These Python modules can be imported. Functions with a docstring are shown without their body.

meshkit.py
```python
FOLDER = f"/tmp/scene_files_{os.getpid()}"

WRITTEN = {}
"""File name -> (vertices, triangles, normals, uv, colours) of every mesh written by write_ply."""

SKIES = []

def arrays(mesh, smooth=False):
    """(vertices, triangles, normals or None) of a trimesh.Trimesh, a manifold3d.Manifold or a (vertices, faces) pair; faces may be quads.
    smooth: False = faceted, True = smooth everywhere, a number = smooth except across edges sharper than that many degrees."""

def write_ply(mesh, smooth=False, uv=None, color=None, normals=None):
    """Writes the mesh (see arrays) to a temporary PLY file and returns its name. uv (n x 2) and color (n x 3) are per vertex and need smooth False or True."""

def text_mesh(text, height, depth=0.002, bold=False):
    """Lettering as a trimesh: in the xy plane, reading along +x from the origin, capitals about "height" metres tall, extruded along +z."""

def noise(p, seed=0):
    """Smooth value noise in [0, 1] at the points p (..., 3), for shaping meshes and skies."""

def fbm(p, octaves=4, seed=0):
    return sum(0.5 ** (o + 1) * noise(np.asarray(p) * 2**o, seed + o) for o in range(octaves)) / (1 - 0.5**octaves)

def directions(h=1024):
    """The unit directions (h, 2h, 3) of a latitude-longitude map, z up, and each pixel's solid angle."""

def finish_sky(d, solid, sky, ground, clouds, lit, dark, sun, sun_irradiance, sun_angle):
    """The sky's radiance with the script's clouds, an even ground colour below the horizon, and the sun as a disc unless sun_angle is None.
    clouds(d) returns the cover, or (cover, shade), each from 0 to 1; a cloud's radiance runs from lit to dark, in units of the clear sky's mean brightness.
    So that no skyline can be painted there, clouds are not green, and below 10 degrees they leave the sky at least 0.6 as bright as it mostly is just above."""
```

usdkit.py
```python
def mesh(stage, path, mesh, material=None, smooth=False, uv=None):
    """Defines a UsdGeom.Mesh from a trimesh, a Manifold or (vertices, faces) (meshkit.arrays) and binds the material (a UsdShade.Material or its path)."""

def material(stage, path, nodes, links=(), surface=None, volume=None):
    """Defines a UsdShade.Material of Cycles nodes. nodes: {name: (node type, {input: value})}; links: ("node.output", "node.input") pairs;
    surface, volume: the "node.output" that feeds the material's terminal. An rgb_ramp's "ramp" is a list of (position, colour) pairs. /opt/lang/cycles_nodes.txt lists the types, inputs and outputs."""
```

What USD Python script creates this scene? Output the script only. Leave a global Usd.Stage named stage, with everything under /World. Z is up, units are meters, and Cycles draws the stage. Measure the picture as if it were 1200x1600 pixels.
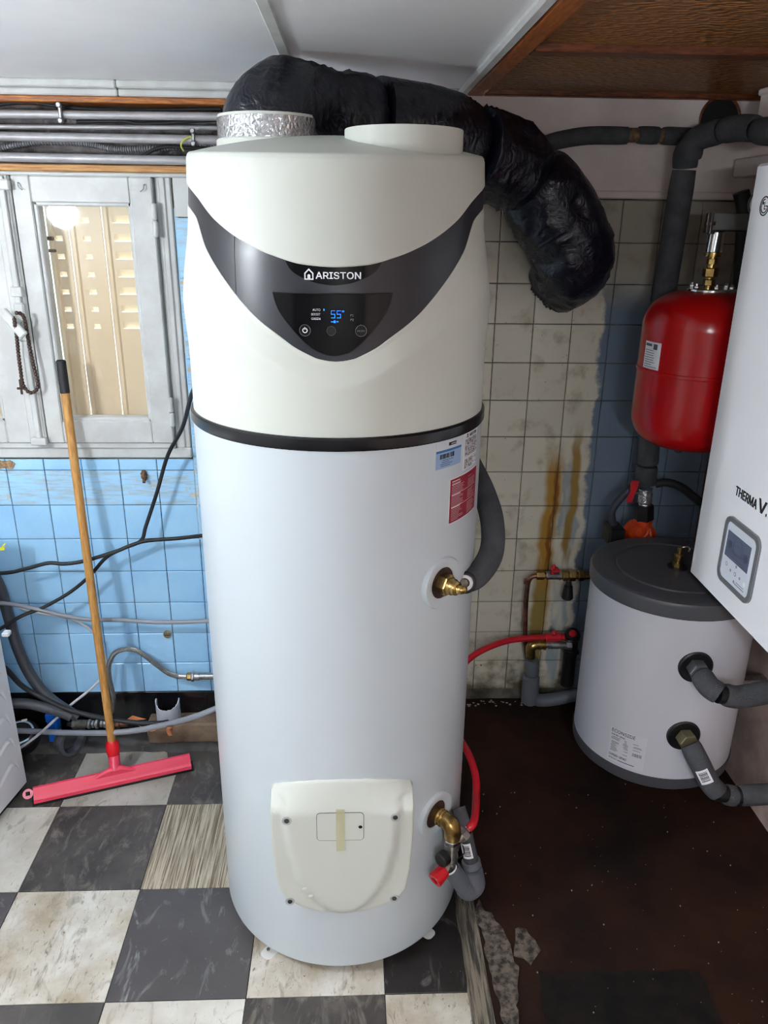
import math, random
import numpy as np, trimesh, manifold3d as m3, shapely.geometry as sg
import usdkit, meshkit
from pxr import Usd, UsdGeom, UsdLux, UsdShade, Gf, Sdf

stage = Usd.Stage.CreateInMemory()
UsdGeom.SetStageUpAxis(stage, 'Z'); UsdGeom.SetStageMetersPerUnit(stage, 1.0)
UsdGeom.Xform.Define(stage, '/World'); UsdGeom.Scope.Define(stage, '/World/Looks')
V = lambda *a: np.array(a, float)
rng = random.Random(7)

# ------------------------------------------------------------------ camera (measured from the tile grids)
FPX, PIT, ROL, YAW, EYE = 1220.7, .3625, .0126, .0436, 1.607
def ray(px, py):
    X, Y = px-600, py-800
    cr, sr = math.cos(ROL), math.sin(ROL)
    X, Y = cr*X+sr*Y, -sr*X+cr*Y
    x, u, d = X/FPX, -Y/FPX, 1.0
    cp, sp = math.cos(PIT), math.sin(PIT)
    y, z = cp*d+sp*u, -sp*d+cp*u
    c, s = math.cos(YAW), math.sin(YAW)
    return V(c*x+s*y, -s*x+c*y, z)
CAM = V(0, 0, EYE)
def W(px, py, y):                       # the point of the vertical plane at depth y that was measured at this place
    r = ray(px, py); return CAM+r*(y/r[1])
def WZ(px, py, z):
    r = ray(px, py); return CAM+r*((z-EYE)/r[2])
def WX(px, py, x):
    r = ray(px, py); return CAM+r*(x/r[0])
cam = UsdGeom.Camera.Define(stage, '/World/camera')
fw = ray(600, 800); rt = ray(601, 800)-fw; up = ray(600, 799)-fw
fw, rt, up = (a/np.linalg.norm(a) for a in (fw, rt, up))
cam.AddTransformOp().Set(Gf.Matrix4d(*rt, 0, *up, 0, *(-fw), 0, *CAM, 1))
cam.CreateHorizontalApertureAttr(36.0); cam.CreateVerticalApertureAttr(48.0)
cam.CreateFocalLengthAttr(36.0*FPX/1200); cam.CreateClippingRangeAttr(Gf.Vec2f(.02, 200))
EXPOSURE = 0.85
cam.CreateExposureAttr(EXPOSURE)

# ------------------------------------------------------------------ daylight outside the shuttered window
dome = UsdLux.DomeLight.Define(stage, '/World/sky')
sky = usdkit.material(stage, '/World/Looks/sky', {
    's': ('sky_texture', {'sky_type': 'hosek_wilkie', 'sun_direction': (.3, -.6, .75), 'turbidity': 3.0, 'sun_disc': False}),
    'b': ('background_shader', {'strength': 11.0})}, [('s.color', 'b.color')], surface='b.background')
UsdShade.MaterialBindingAPI.Apply(dome.GetPrim()).Bind(sky)

# ------------------------------------------------------------------ scene building helpers
_used = {}
def numbered(parent, name):
    k = (parent, name); n = _used.get(k, 0); _used[k] = n+1
    return name if n == 0 else f'{name}_{n:03d}'
def P(x): return x if isinstance(x, str) else str(x.GetPath()) if hasattr(x, 'GetPath') else str(x.GetPrim().GetPath())
def obj(name, mesh, m, parent='/World', smooth=35, label=None, kind=None):
    parent = P(parent)
    p = usdkit.mesh(stage, parent+'/'+numbered(parent, name), mesh, m, smooth=smooth).GetPrim()
    if label: p.SetCustomDataByKey('label', label)
    if kind: p.SetCustomDataByKey('kind', kind)
    return p
def tag(p, label, cat, group=None, kind=None):
    p.SetCustomDataByKey('label', label); p.SetCustomDataByKey('category', cat)
    if group: p.SetCustomDataByKey('group', group)
    if kind: p.SetCustomDataByKey('kind', kind)
    return p
def thing(name, label, cat, group=None, kind=None):
    p = UsdGeom.Xform.Define(stage, '/World/'+numbered('/World', name)).GetPrim()
    return tag(p, label, cat, group, kind)
cat = lambda *ms: trimesh.util.concatenate([a for m in ms for a in (m if isinstance(m, list) else [m])])
def box(x0, y0, z0, x1, y1, z1, b=0.0):
    lo, hi = np.minimum([x0, y0, z0], [x1, y1, z1]), np.maximum([x0, y0, z0], [x1, y1, z1])
    b = min(b, .45*float((hi-lo).min()))
    if b <= 0: return trimesh.creation.box(bounds=[lo, hi])
    pts = []
    for k in range(3):
        l, h = lo+b, hi-b; l[k], h[k] = lo[k], hi[k]
        pts += [(x, y, z) for x in (l[0], h[0]) for y in (l[1], h[1]) for z in (l[2], h[2])]
    return trimesh.convex.convex_hull(np.array(pts))
def place(mesh, o, ex, ey, ez):         # local axes -> world
    m = mesh.copy(); T = np.eye(4); T[:3, 0], T[:3, 1], T[:3, 2], T[:3, 3] = ex, ey, ez, o
    m.apply_transform(T)
    if np.linalg.det(T[:3, :3]) < 0: m.invert()
    return m
def frame(d, hint=(0, 0, 1)):
    d = np.asarray(d, float)/np.linalg.norm(d); h = np.asarray(hint, float)
    if abs(d@h) > .95: h = V(1, 0, 0) if abs(d[0]) < .9 else V(0, 1, 0)
    a = np.cross(h, d); a /= np.linalg.norm(a)
    return a, np.cross(d, a), d
def grid(pts, wu=False, wv=False):      # pts (nu,nv,3) -> mesh
    pts = np.asarray(pts, float); nu, nv = pts.shape[:2]
    f = []
    for i in range(nu if wu else nu-1):
        a, b = i*nv, ((i+1) % nu)*nv
        j = np.arange(nv if wv else nv-1); k = (j+1) % nv
        f += [np.stack([a+j, b+j, b+k], 1), np.stack([a+j, b+k, a+k], 1)]
    return trimesh.Trimesh(pts.reshape(-1, 3), np.vstack(f), process=False)
def lathe(prof, o, d=(0, 0, 1), n=32, hint=(0, 0, 1)):   # prof: (radius, distance along d)
    a, b, d = frame(d, hint)
    t = np.linspace(0, 2*math.pi, n, endpoint=False)
    pr = np.array(prof, float)
    pts = np.array(o)+pr[None, :, 1, None]*d+pr[None, :, 0, None]*(np.cos(t)[:, None, None]*a+np.sin(t)[:, None, None]*b)
    m = grid(pts, wu=True); m.merge_vertices(); m.update_faces(m.nondegenerate_faces()); return m
def cyl(p, q, r, n=24, b=0.0, r2=None):
    p, q = np.array(p, float), np.array(q, float); L = np.linalg.norm(q-p); r2 = r if r2 is None else r2
    pr = [(0, 0), (r-b, 0), (r, b), (r2, L-b), (r2-b, L), (0, L)] if b else [(0, 0), (r, 0), (r2, L), (0, L)]
    return lathe(pr, p, q-p, n)
def nut(p, q, r): return cyl(p, q, r, 6, min(.002, r*.2))
def ring(o, d, r0, r1, h, n=40, b=.002):
    return lathe([(r0, 0), (r1-b, 0), (r1, b), (r1, h-b), (r1-b, h), (r0+b, h), (r0, h-b), (r0, 0)], o, d, n)
def spline(pts, n=8):
    p = np.array(pts, float)
    if len(p) < 3: return np.linspace(p[0], p[-1], n+1)
    q = np.vstack([2*p[0]-p[1], p, 2*p[-1]-p[-2]]); out = []
    for i in range(1, len(q)-2):
        t = np.linspace(0, 1, n, endpoint=False)[:, None]
        out.append(.5*(2*q[i]+(q[i+1]-q[i-1])*t+(2*q[i-1]-5*q[i]+4*q[i+1]-q[i+2])*t**2+(3*q[i]-q[i-1]-3*q[i+1]+q[i+2])*t**3))
    return np.vstack(out+[p[-1:]])
def sweep(path, r, n=16, caps=True, disp=None):
    path = np.array(path, float); N = len(path)
    r = np.interp(np.linspace(0, 1, N), np.linspace(0, 1, len(r)), r) if np.ndim(r) else np.full(N, r)
    T = np.gradient(path, axis=0); T /= np.linalg.norm(T, axis=1)[:, None]
    a, b, _ = frame(T[0]); A = [a]
    for i in range(1, N):
        a = a-T[i]*(a@T[i]); a /= np.linalg.norm(a); A.append(a)
    A = np.array(A); B = np.cross(T, A)
    t = np.linspace(0, 2*math.pi, n, endpoint=False)
    rad = r[:, None]+(disp(N, t) if disp is not None else 0)
    pts = path[:, None]+rad[..., None]*(np.cos(t)[None, :, None]*A[:, None]+np.sin(t)[None, :, None]*B[:, None])
    m = grid(pts, wv=True); m.invert()
    if caps:
        k = len(m.vertices); v = np.vstack([m.vertices, path[:1], path[-1:]]); j = np.arange(n); l = (j+1) % n
        f = np.vstack([m.faces, np.stack([np.full(n, k), l, j], 1), np.stack([np.full(n, k+1), (N-1)*n+j, (N-1)*n+l], 1)])
        m = trimesh.Trimesh(v, f, process=False)
    if m.volume < 0: m.invert()
    return m
def pipe_patch(a, b, r, nrm, half, th=.0008, k=12):   # a thin curved sticker on a straight pipe from a to b
    d = (b-a)/np.linalg.norm(b-a); n = nrm-d*(nrm@d); n /= np.linalg.norm(n); s = np.cross(d, n)
    f = np.radians(np.linspace(-half, half, k))
    o = [[p+(r+h)*(math.cos(t)*n+math.sin(t)*s) for p, h in ((a, -.002), (a, th), (b, th), (b, -.002))] for t in f]
    m = grid(np.array(o)); return m if m.face_normals[len(m.faces)//2]@n > 0 else trimesh.Trimesh(m.vertices, m.faces[:, ::-1], process=False)
def pipe(pts, r, n=16, k=8, **kw): return sweep(spline(pts, k), r, n, **kw)
def prism(poly, o, ex, ey, h):          # 2-D outline extruded by h along ex x ey
    if not isinstance(poly, (sg.Polygon, sg.MultiPolygon)): poly = sg.Polygon(poly)
    ez = np.cross(ex, ey)
    ms = [trimesh.creation.extrude_polygon(g, h, engine='earcut') for g in getattr(poly, 'geoms', [poly])]
    return place(cat(*ms), o, ex, ey, ez)
def rrect(x0, y0, x1, y1, r): return sg.box(x0+r, y0+r, x1-r, y1-r).buffer(r, 6)
def text(s, h, depth=.0006, bold=False, width=None, anchor='l'):
    m = meshkit.text_mesh(s, h, depth, bold)
    if width: m.apply_scale([width/m.extents[0], 1, 1])
    m.apply_translation([{'l': -m.bounds[0, 0], 'c': -m.bounds[:, 0].mean(), 'r': -m.bounds[1, 0]}[anchor], 0, 0])
    return m

# ------------------------------------------------------------------ materials
def lin(c):
    c = np.array(c, float)/255
    return tuple(np.where(c < .04045, c/12.92, ((c+.055)/1.055)**2.4))
_m = {}
def mat(name, c, rough=.5, metal=0.0, c2=None, ns=8, nlo=.4, nhi=.6, stretch=None, bump=0, bs=60, bd=.002, spots=None, vary=0, **kw):
    """c, c2: sRGB 0-255; a noise of scale ns mixes them. spots: (colour, scale, lo, hi) a second layer of dirt."""
    if name in _m: return _m[name]
    n = {'g': ('geometry', {}), 'p': ('principled_bsdf', {'roughness': rough, 'metallic': metal, **kw})}; l = []
    src = 'g.position'
    if stretch:
        n['map'] = ('mapping', {'scale': stretch}); l.append(('g.position', 'map.vector')); src = 'map.vector'
    if c2 is None and not spots and not vary: n['p'][1]['base_color'] = lin(c)
    else:
        n['c'] = ('color', {'value': lin(c)}); col = 'c.color'
        if c2 is not None:
            n['n'] = ('noise_texture', {'scale': ns, 'detail': 6.0, 'roughness': .62}); l.append((src, 'n.vector'))
            n['r'] = ('map_range', {'from_min': nlo, 'from_max': nhi, 'clamp': True}); l.append(('n.fac', 'r.value'))
            n['x'] = ('mix_color', {'b': lin(c2)}); l += [('r.result', 'x.fac'), (col, 'x.a')]; col = 'x.result'
        if spots:
            sc, ss, lo, hi = spots
            n['n2'] = ('noise_texture', {'scale': ss, 'detail': 8.0, 'roughness': .7, 'distortion': .6}); l.append(('g.position', 'n2.vector'))
            n['r2'] = ('map_range', {'from_min': lo, 'from_max': hi, 'clamp': True}); l.append(('n2.fac', 'r2.value'))
            n['x2'] = ('mix_color', {'b': lin(sc)}); l += [('r2.result', 'x2.fac'), (col, 'x2.a')]; col = 'x2.result'
        if vary:
            n['o'] = ('object_info', {}); n['rv'] = ('map_range', {'to_min': 1-vary, 'to_max': 1+vary*.4}); l.append(('o.random', 'rv.value'))
            n['h'] = ('hsv', {}); l += [('rv.result', 'h.value'), (col, 'h.color')]; col = 'h.color'
        l.append((col, 'p.base_color'))
    if bump:
        n['bn'] = ('noise_texture', {'scale': bs, 'detail': 4.0}); l.append((src, 'bn.vector'))
        n['b'] = ('bump', {'strength': bump, 'distance': bd}); l += [('bn.fac', 'b.height'), ('b.normal', 'p.normal')]
    _m[name] = usdkit.material(stage, '/World/Looks/'+name, n, l, surface='p.BSDF'); return _m[name]
def emit(name, c, s):
    if name not in _m: _m[name] = usdkit.material(stage, '/World/Looks/'+name, {'e': ('emission', {'color': lin(c), 'strength': s})}, [], surface='e.emission')
    return _m[name]
WHITE = mat('white_enamel', (203, 211, 216), .28)
HEADW = mat('white_plastic', (208, 211, 202), .48, specular_ior_level=.3)
GREYPL = mat('dark_grey_plastic', (52, 53, 58), .35)
BLACKGL = mat('gloss_black', (5, 5, 8), .08, specular_ior_level=.22)
BLACK = mat('black_plastic', (16, 16, 18), .45)
RUBBER = mat('black_rubber', (28, 28, 31), .6)
FOAM = mat('grey_foam', (72, 73, 77), .85, c2=(58, 59, 62), ns=25, bump=.5, bs=300, bd=.002)
FOAMS = mat('grey_foam_glitter', (66, 67, 71), .8, spots=((150, 150, 152), 420, .6, .68), bump=.6, bs=380, bd=.002)
BRASS = mat('brass', (202, 172, 108), .28, 1.0, c2=(150, 120, 70), ns=30)
COPPER = mat('copper', (146, 104, 86), .4, 1.0, c2=(92, 66, 56), ns=18)
STEEL = mat('galvanised_steel', (190, 190, 192), .35, .9, c2=(140, 140, 142), ns=40)
CHROME = mat('chrome', (220, 220, 222), .15, 1.0)
PVC = mat('grey_pvc', (98, 102, 110), .4)
PVCL = mat('light_grey_pvc', (190, 193, 202), .4)
REDH = mat('red_hose', (200, 22, 40), .35)
REDP = mat('red_plastic', (205, 30, 45), .4)
PAINTW = mat('white_gloss_paint', (204, 206, 204), .4, c2=(190, 190, 188), ns=9, spots=((168, 160, 152), 26, .66, .74), bump=.15, bs=30, bd=.002)
WOOD = mat('varnished_wood', (190, 120, 55), .4, c2=(140, 78, 32), ns=6, stretch=(4, 30, 40))
WOODP = mat('bare_pine', (205, 158, 100), .6, c2=(168, 112, 62), ns=5, stretch=(3, 30, 60))
WOODD = mat('dark_varnished_wood', (118, 62, 30), .4, c2=(70, 34, 18), ns=6, stretch=(6, 30, 30))
INK = mat('black_ink', (18, 18, 20), .6)
INKW = mat('white_ink', (235, 235, 238), .5)
PAPER = mat('white_label', (228, 229, 232), .5)
# ------------------------------------------------------------------ the room
D, XR, XL, YB, ZC = 2.165, 1.07, -1.85, -1.5, 1.90     # back wall, right wall, left wall, wall behind, ceiling
SX, SZ = .278, .13                                     # edge and height of the raised concrete slab
S = .106                                               # wall tile pitch
LX0, LZ0, RX0, RZ0 = -.9823, .9166, .3905, 1.5469

# --- lamps: a hanging globe, and an added, unseen fill batten
def batten(name, x, y0, y1, label, power):
    t = thing(name, label, 'ceiling lamp')
    HZ = ZC-.255
    obj('housing', box(x-.02, y0, HZ, x+.02, y1, HZ+.03, .006), mat('lamp_housing', (225, 225, 225), .4), t)
    for y in (y0+.01, y1-.01):
        obj('lamp_holder', box(x-.014, y-.008, HZ-.036, x+.014, y+.008, HZ, .004), mat('lamp_housing', (225, 225, 225), .4), t)
        obj('hanger', cyl((x, y, HZ+.03), (x, y, ZC), .002, 8), STEEL, t)
    obj('tube', cyl((x, y0+.018, HZ-.02), (x, y1-.018, HZ-.02), .013, 16), emit('tube_light_'+name+label[-9:].replace(' ', '_'), (240, 248, 255), power), t)
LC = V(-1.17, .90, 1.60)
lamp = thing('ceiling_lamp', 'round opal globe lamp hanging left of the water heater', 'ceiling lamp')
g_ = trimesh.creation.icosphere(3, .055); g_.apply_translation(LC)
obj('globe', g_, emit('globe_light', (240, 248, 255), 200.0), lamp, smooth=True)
obj('lamp_cap', cyl(LC+V(0, 0, .050), LC+V(0, 0, .085), .022, 20, .003), BLACK, lamp)
obj('lamp_cord', cyl(LC+V(0, 0, .08), V(LC[0], LC[1], ZC), .0035, 10), BLACK, lamp)
FILL_LAMP = batten('ceiling_lamp', .12, -1.35, -.15, 'white fluorescent batten hanging behind the viewpoint', 190.0)  # fill lamp added out of view to brighten the front and right

# --- floor: old chequered vinyl tiles on screed, and the raised slab on the right
FX0, FY0, FS = -.8455, 1.8432, .305
SCREED = mat('grey_screed', (86, 84, 82), .7, c2=(52, 50, 49), ns=9, nlo=.35, nhi=.65, spots=((135, 133, 130), 30, .6, .75), bump=.4, bs=60)
floor = thing('floor', 'old chequered floor of cream and dark vinyl tiles', 'floor', kind='structure')
obj('screed', box(XL, YB, -.12, XR, D+.1, -.003), SCREED, floor)
def tilemat(name, c, c2, ns, spots, stretch=None, rough=.42, nlo=.35, nhi=.65, bump=.25, bs=70):
    """old vinyl: broad wear of tone c2, short scuff strokes and fine specks of dirt"""
    if name in _m: return _m[name]
    rr = random.Random(name); ang = rr.uniform(0, 3); sc, ss, lo, hi = spots
    n = {'g': ('geometry', {}), 'p': ('principled_bsdf', {'roughness': rough})}; l = []
    def ns_(k, scale, det, st=None, rot=0, dist=0.0, rgh=.6):
        src = 'g.position'
        if st: n[k+'m'] = ('mapping', {'scale': st, 'rotation': (0, 0, rot)}); l.append(('g.position', k+'m.vector')); src = k+'m.vector'
        n[k] = ('noise_texture', {'scale': float(scale), 'detail': float(det), 'distortion': float(dist), 'roughness': rgh}); l.append((src, k+'.vector')); return k+'.fac'
    def rg(k, v, a, b, d=1.0): n[k] = ('map_range', {'from_min': a, 'from_max': b, 'to_max': d, 'clamp': True}); l.append((v, k+'.value')); return k+'.result'
    n['c'] = ('color', {'value': lin(c)}); col = 'c.color'
    def mx(k, f, b):
        n[k] = ('mix_color', {'b': lin(b)}); l.extend([(f, k+'.fac'), (col, k+'.a')]); return k+'.result'
    col = mx('x1', rg('r1', ns_('n1', ns, 7, stretch), nlo, nhi), c2)
    dark = tuple(.55*a+.45*b for a, b in zip(c2, sc))
    col = mx('x2', rg('r2', ns_('n2', 26, 5, (1, .34, 1), ang, 1.4), .57, .70, .75), dark)
    col = mx('x3', rg('r3', ns_('n3', 9, 6, (1, .5, 1), ang+1.3, 2.2), .60, .72, .55), sc)
    col = mx('x4', rg('r4', ns_('n4', ss, 8, (1, .45, 1), ang+.7, .8, .7), lo, hi, .85), sc)
    l.append((col, 'p.base_color'))
    n['bp'] = ('bump', {'strength': bump, 'distance': .0012}); l.extend([('n4.fac', 'bp.height'), ('bp.normal', 'p.normal')])
    _m[name] = usdkit.material(stage, '/World/Looks/'+name, n, l, surface='p.BSDF'); return _m[name]
CREAM = [tilemat('cream_tile', (220, 217, 208), (190, 182, 168), 6, ((118, 104, 86), 75, .60, .72)),
         tilemat('cream_tile_worn', (216, 212, 202), (170, 156, 134), 7, ((98, 86, 70), 95, .57, .69)),
         tilemat('cream_tile_streaked', (192, 180, 158), (112, 96, 76), 1.6, ((206, 200, 188), 60, .60, .74), stretch=(130, 3.0, 1), nlo=.42, nhi=.58)]
DARK = [tilemat('dark_tile', (88, 83, 80), (68, 64, 62), 7, ((140, 132, 120), 26, .6, .8)),
        tilemat('dark_tile_scuffed', (86, 80, 76), (58, 54, 52), 8, ((142, 134, 124), 24, .52, .74)),
        tilemat('dark_tile_plain', (84, 80, 80), (74, 70, 70), 5, ((190, 190, 190), 44, .66, .76))]
for a in range(-4, 4):
    for b in range(-1, 5):
        x0, x1, y1 = FX0+FS*a, min(FX0+FS*(a+1), SX+.004), FY0-FS*b
        if x1-x0 < .03: continue
        y0, y1 = y1-FS, min(y1, D-.01)
        g = .0009
        if (a+b) % 2: m = CREAM[2] if (a, b) in ((1, 0), (0, -1)) else CREAM[rng.choice((0, 1))]
        else: m = DARK[1] if (a, b) in ((0, 0), (-1, -1), (1, -1)) else DARK[2] if (a, b) == (1, 1) else DARK[rng.choice((0, 1, 2))]
        if (a, b) == (0, -1): m = tilemat('grey_cream_tile', (184, 181, 172), (150, 142, 126), 5, ((104, 92, 76), 60, .6, .72))
        if (a, b) == (-1, 0): m = CREAM[0]
        if (a, b) in ((0, 1), (3, 2)): m = CREAM[1]
        if a == 3 and not (a+b) % 2: m = tilemat('dirty_black_tile', (44, 40, 38), (30, 28, 27), 8, ((150, 146, 140), 60, .68, .78))  # dirty dark tiles, painted darker still for the heater's shadow
        if (a, b) == (0, -1):             # its far edge is broken off
            poly = sg.Polygon([(x0+g, y0+g), (x1-g, y0+g), (x1-g, y0+.18), (x1-.04, y0+.2), (x1-.05, y0+.236), (x0+.2, y0+.268), (x0+.1, y0+.262), (x0+g, y0+.283)])
            mesh = prism(poly, V(0, 0, -.003), V(1, 0, 0), V(0, 1, 0), .003)
        else: mesh = box(x0+g, y0+g, -.003, x1-g, y1-g, rng.uniform(-.0004, .0004), .0006)
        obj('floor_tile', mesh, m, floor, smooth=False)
SLABM = mat('brown_concrete', (48, 25, 13), .8, specular_ior_level=.2, c2=(17, 10, 7), ns=3.2, nlo=.35, nhi=.65, spots=((80, 72, 64), 46, .70, .84), bump=.5, bs=40, bd=.004)
slab = thing('concrete_slab', 'raised dark brown concrete slab right of the water heater', 'concrete slab', kind='structure')
gx, gy = np.linspace(SX, XR, 70), np.linspace(YB, D+.01, 240)
X, Y = np.meshgrid(gx, gy, indexing='ij')
Zs = SZ+.004*(meshkit.fbm(np.stack([X*9, Y*9, X*0], -1), 4, 3)-.5)
top = grid(np.stack([X, Y, Zs], -1))
ed = np.linspace(0, 1, 7)
face = grid(np.stack([np.stack([np.full(240, SX)-(t*.022+.005*meshkit.noise(np.stack([gy*30, gy*0+t*4, gy*0], -1), 5))*(t > 0), gy, Zs[0]*(1-t)-.002*t], -1) for t in ed])[:, ::-1])
obj('slab_top', top, SLABM, slab, smooth=40)
obj('slab_edge', face, mat('plaster_edge', (132, 120, 104), .8, c2=(46, 40, 34), ns=1.5, nlo=.42, nhi=.58, stretch=(90, 5, 30), bump=.6, bs=30, bd=.003), slab, smooth=60)
def blob(pts, z, h, seed, rough=.006):
    pl = sg.Polygon(pts).segmentize(.012); c = np.array(pl.exterior.coords)[:-1]
    c = c+rough*2*(np.stack([meshkit.noise(np.c_[c*60, c[:, :1]*0+k], seed) for k in (0, 9)], 1)-.5)
    pl = sg.Polygon(c).buffer(0)
    return prism(pl, V(0, 0, z), V(1, 0, 0), V(0, 1, 0), h)
obj('paint_residue', blob([(.279, YB+.2), (.30, 1.0), (.279, 1.33), (.287, 1.36), (.33, 1.28), (.345, 1.18), (.325, 1.1), (.335, .9), (.33, YB+.2)], SZ-.002, .0052, 3),
    mat('paint_residue', (100, 91, 80), .75, c2=(34, 28, 24), ns=70, nlo=.40, nhi=.60, bump=.5, bs=90), slab, smooth=False)
obj('adhesive_patch', blob([(.385, 1.172), (.60, 1.168), (.725, 1.165), (.72, .9), (.37, .9)], SZ-.002, .0052, 8, .004),
    mat('black_adhesive', (15, 14, 13), .7, specular_ior_level=.15, c2=(26, 22, 20), ns=22, spots=((110, 105, 98), 90, .68, .76), bump=.5, bs=90), slab, smooth=False)
obj('adhesive_patch', blob([(.355, 1.275), (.385, 1.28), (.40, 1.22), (.375, 1.19), (.35, 1.22)], SZ-.002, .005, 12, .008), mat('paint_residue', (0, 0, 0)), slab, smooth=False)
for i in range(34):                     # crumbs of plaster on the slab and the tiles: too small to count
    pass
dm = []
for i in range(150):
    if i < 95: x, y, z = rng.uniform(.3, .95), rng.uniform(.98, 1.75), SZ+.002
    else: x, y, z = rng.uniform(-.8, .25), rng.uniform(1.02, 1.5), .0005
    r = rng.choice((.0008, .001, .0013, .002))
    s = trimesh.creation.icosphere(0, r); s.apply_translation((x, y, z+r*.5)); dm.append(s)
for i in range(60):
    s = trimesh.creation.icosphere(0, rng.uniform(.0015, .004)); s.apply_scale([1.3, 1, .6]); s.apply_translation((rng.uniform(.3, .68), rng.uniform(2.12, 2.155), SZ+.0015)); dm.append(s)
crumbs = obj('plaster_crumbs', cat(*dm), mat('plaster_crumb', (150, 142, 130), .9), smooth=False)
tag(crumbs, 'small pale crumbs of plaster scattered over the floor and slab', 'plaster crumbs', kind='stuff')

# --- back wall: plaster, tiles, black skirting tiles, painted band, rough recess with pipes
wall = thing('wall_back', 'back wall with blue and cream glazed tiles', 'wall', kind='structure')
GROUT = mat('tile_grout', (104, 100, 90), .9, c2=(58, 54, 48), ns=14, bump=.3, bs=120)
obj('plaster', box(-.455, D-.0005, 0, XR, D+.12, 1.70), GROUT, wall)
obj('plaster', box(XL, D-.0005, 0, -.455, D+.12, .955), GROUT, wall)
obj('plaster', box(XL, D-.0005, .955, -1.25, D+.12, 1.70), mat('cream_plaster', (214, 208, 196), .8), wall)
def wall_tile(x0, z0, x1, z1, name, m, th=.005, b=.0016, g=.0011):
    x0, x1, z0, z1 = x0+g, x1-g, z0+g, z1-g
    y0, y1 = D-th*rng.uniform(.9, 1.12), D
    p = [(x0, y1, z0), (x1, y1, z0), (x1, y1, z1), (x0, y1, z1), (x0, y0+b*.8, z0), (x1, y0+b*.8, z0), (x1, y0+b*.8, z1), (x0, y0+b*.8, z1),
         (x0+b, y0, z0+b), (x1-b, y0, z0+b), (x1-b, y0, z1-b), (x0+b, y0, z1-b)]
    f = [(8, 9, 10, 11)]+[(a, b_, b_+4, a+4) for k in (0, 4) for a, b_ in ((k, k+1), (k+1, k+2), (k+2, k+3))]+[(3, 0, 4, 7), (7, 4, 8, 11)]
    obj(name, (np.array(p), np.array(f)), m, wall, smooth=False)
BLUE = mat('blue_painted_tile', (170, 218, 252), .24, c2=(158, 208, 248), ns=5, spots=((184, 212, 232), 10, .62, .78), vary=.08, bump=.06, bs=30)
BLUEG = mat('blue_tile_scraped', (170, 218, 252), .3, c2=(170, 190, 205), ns=16, stretch=(1, 1, 9), nlo=.45, nhi=.65, spots=((206, 178, 134), 11, .60, .66))
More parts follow.
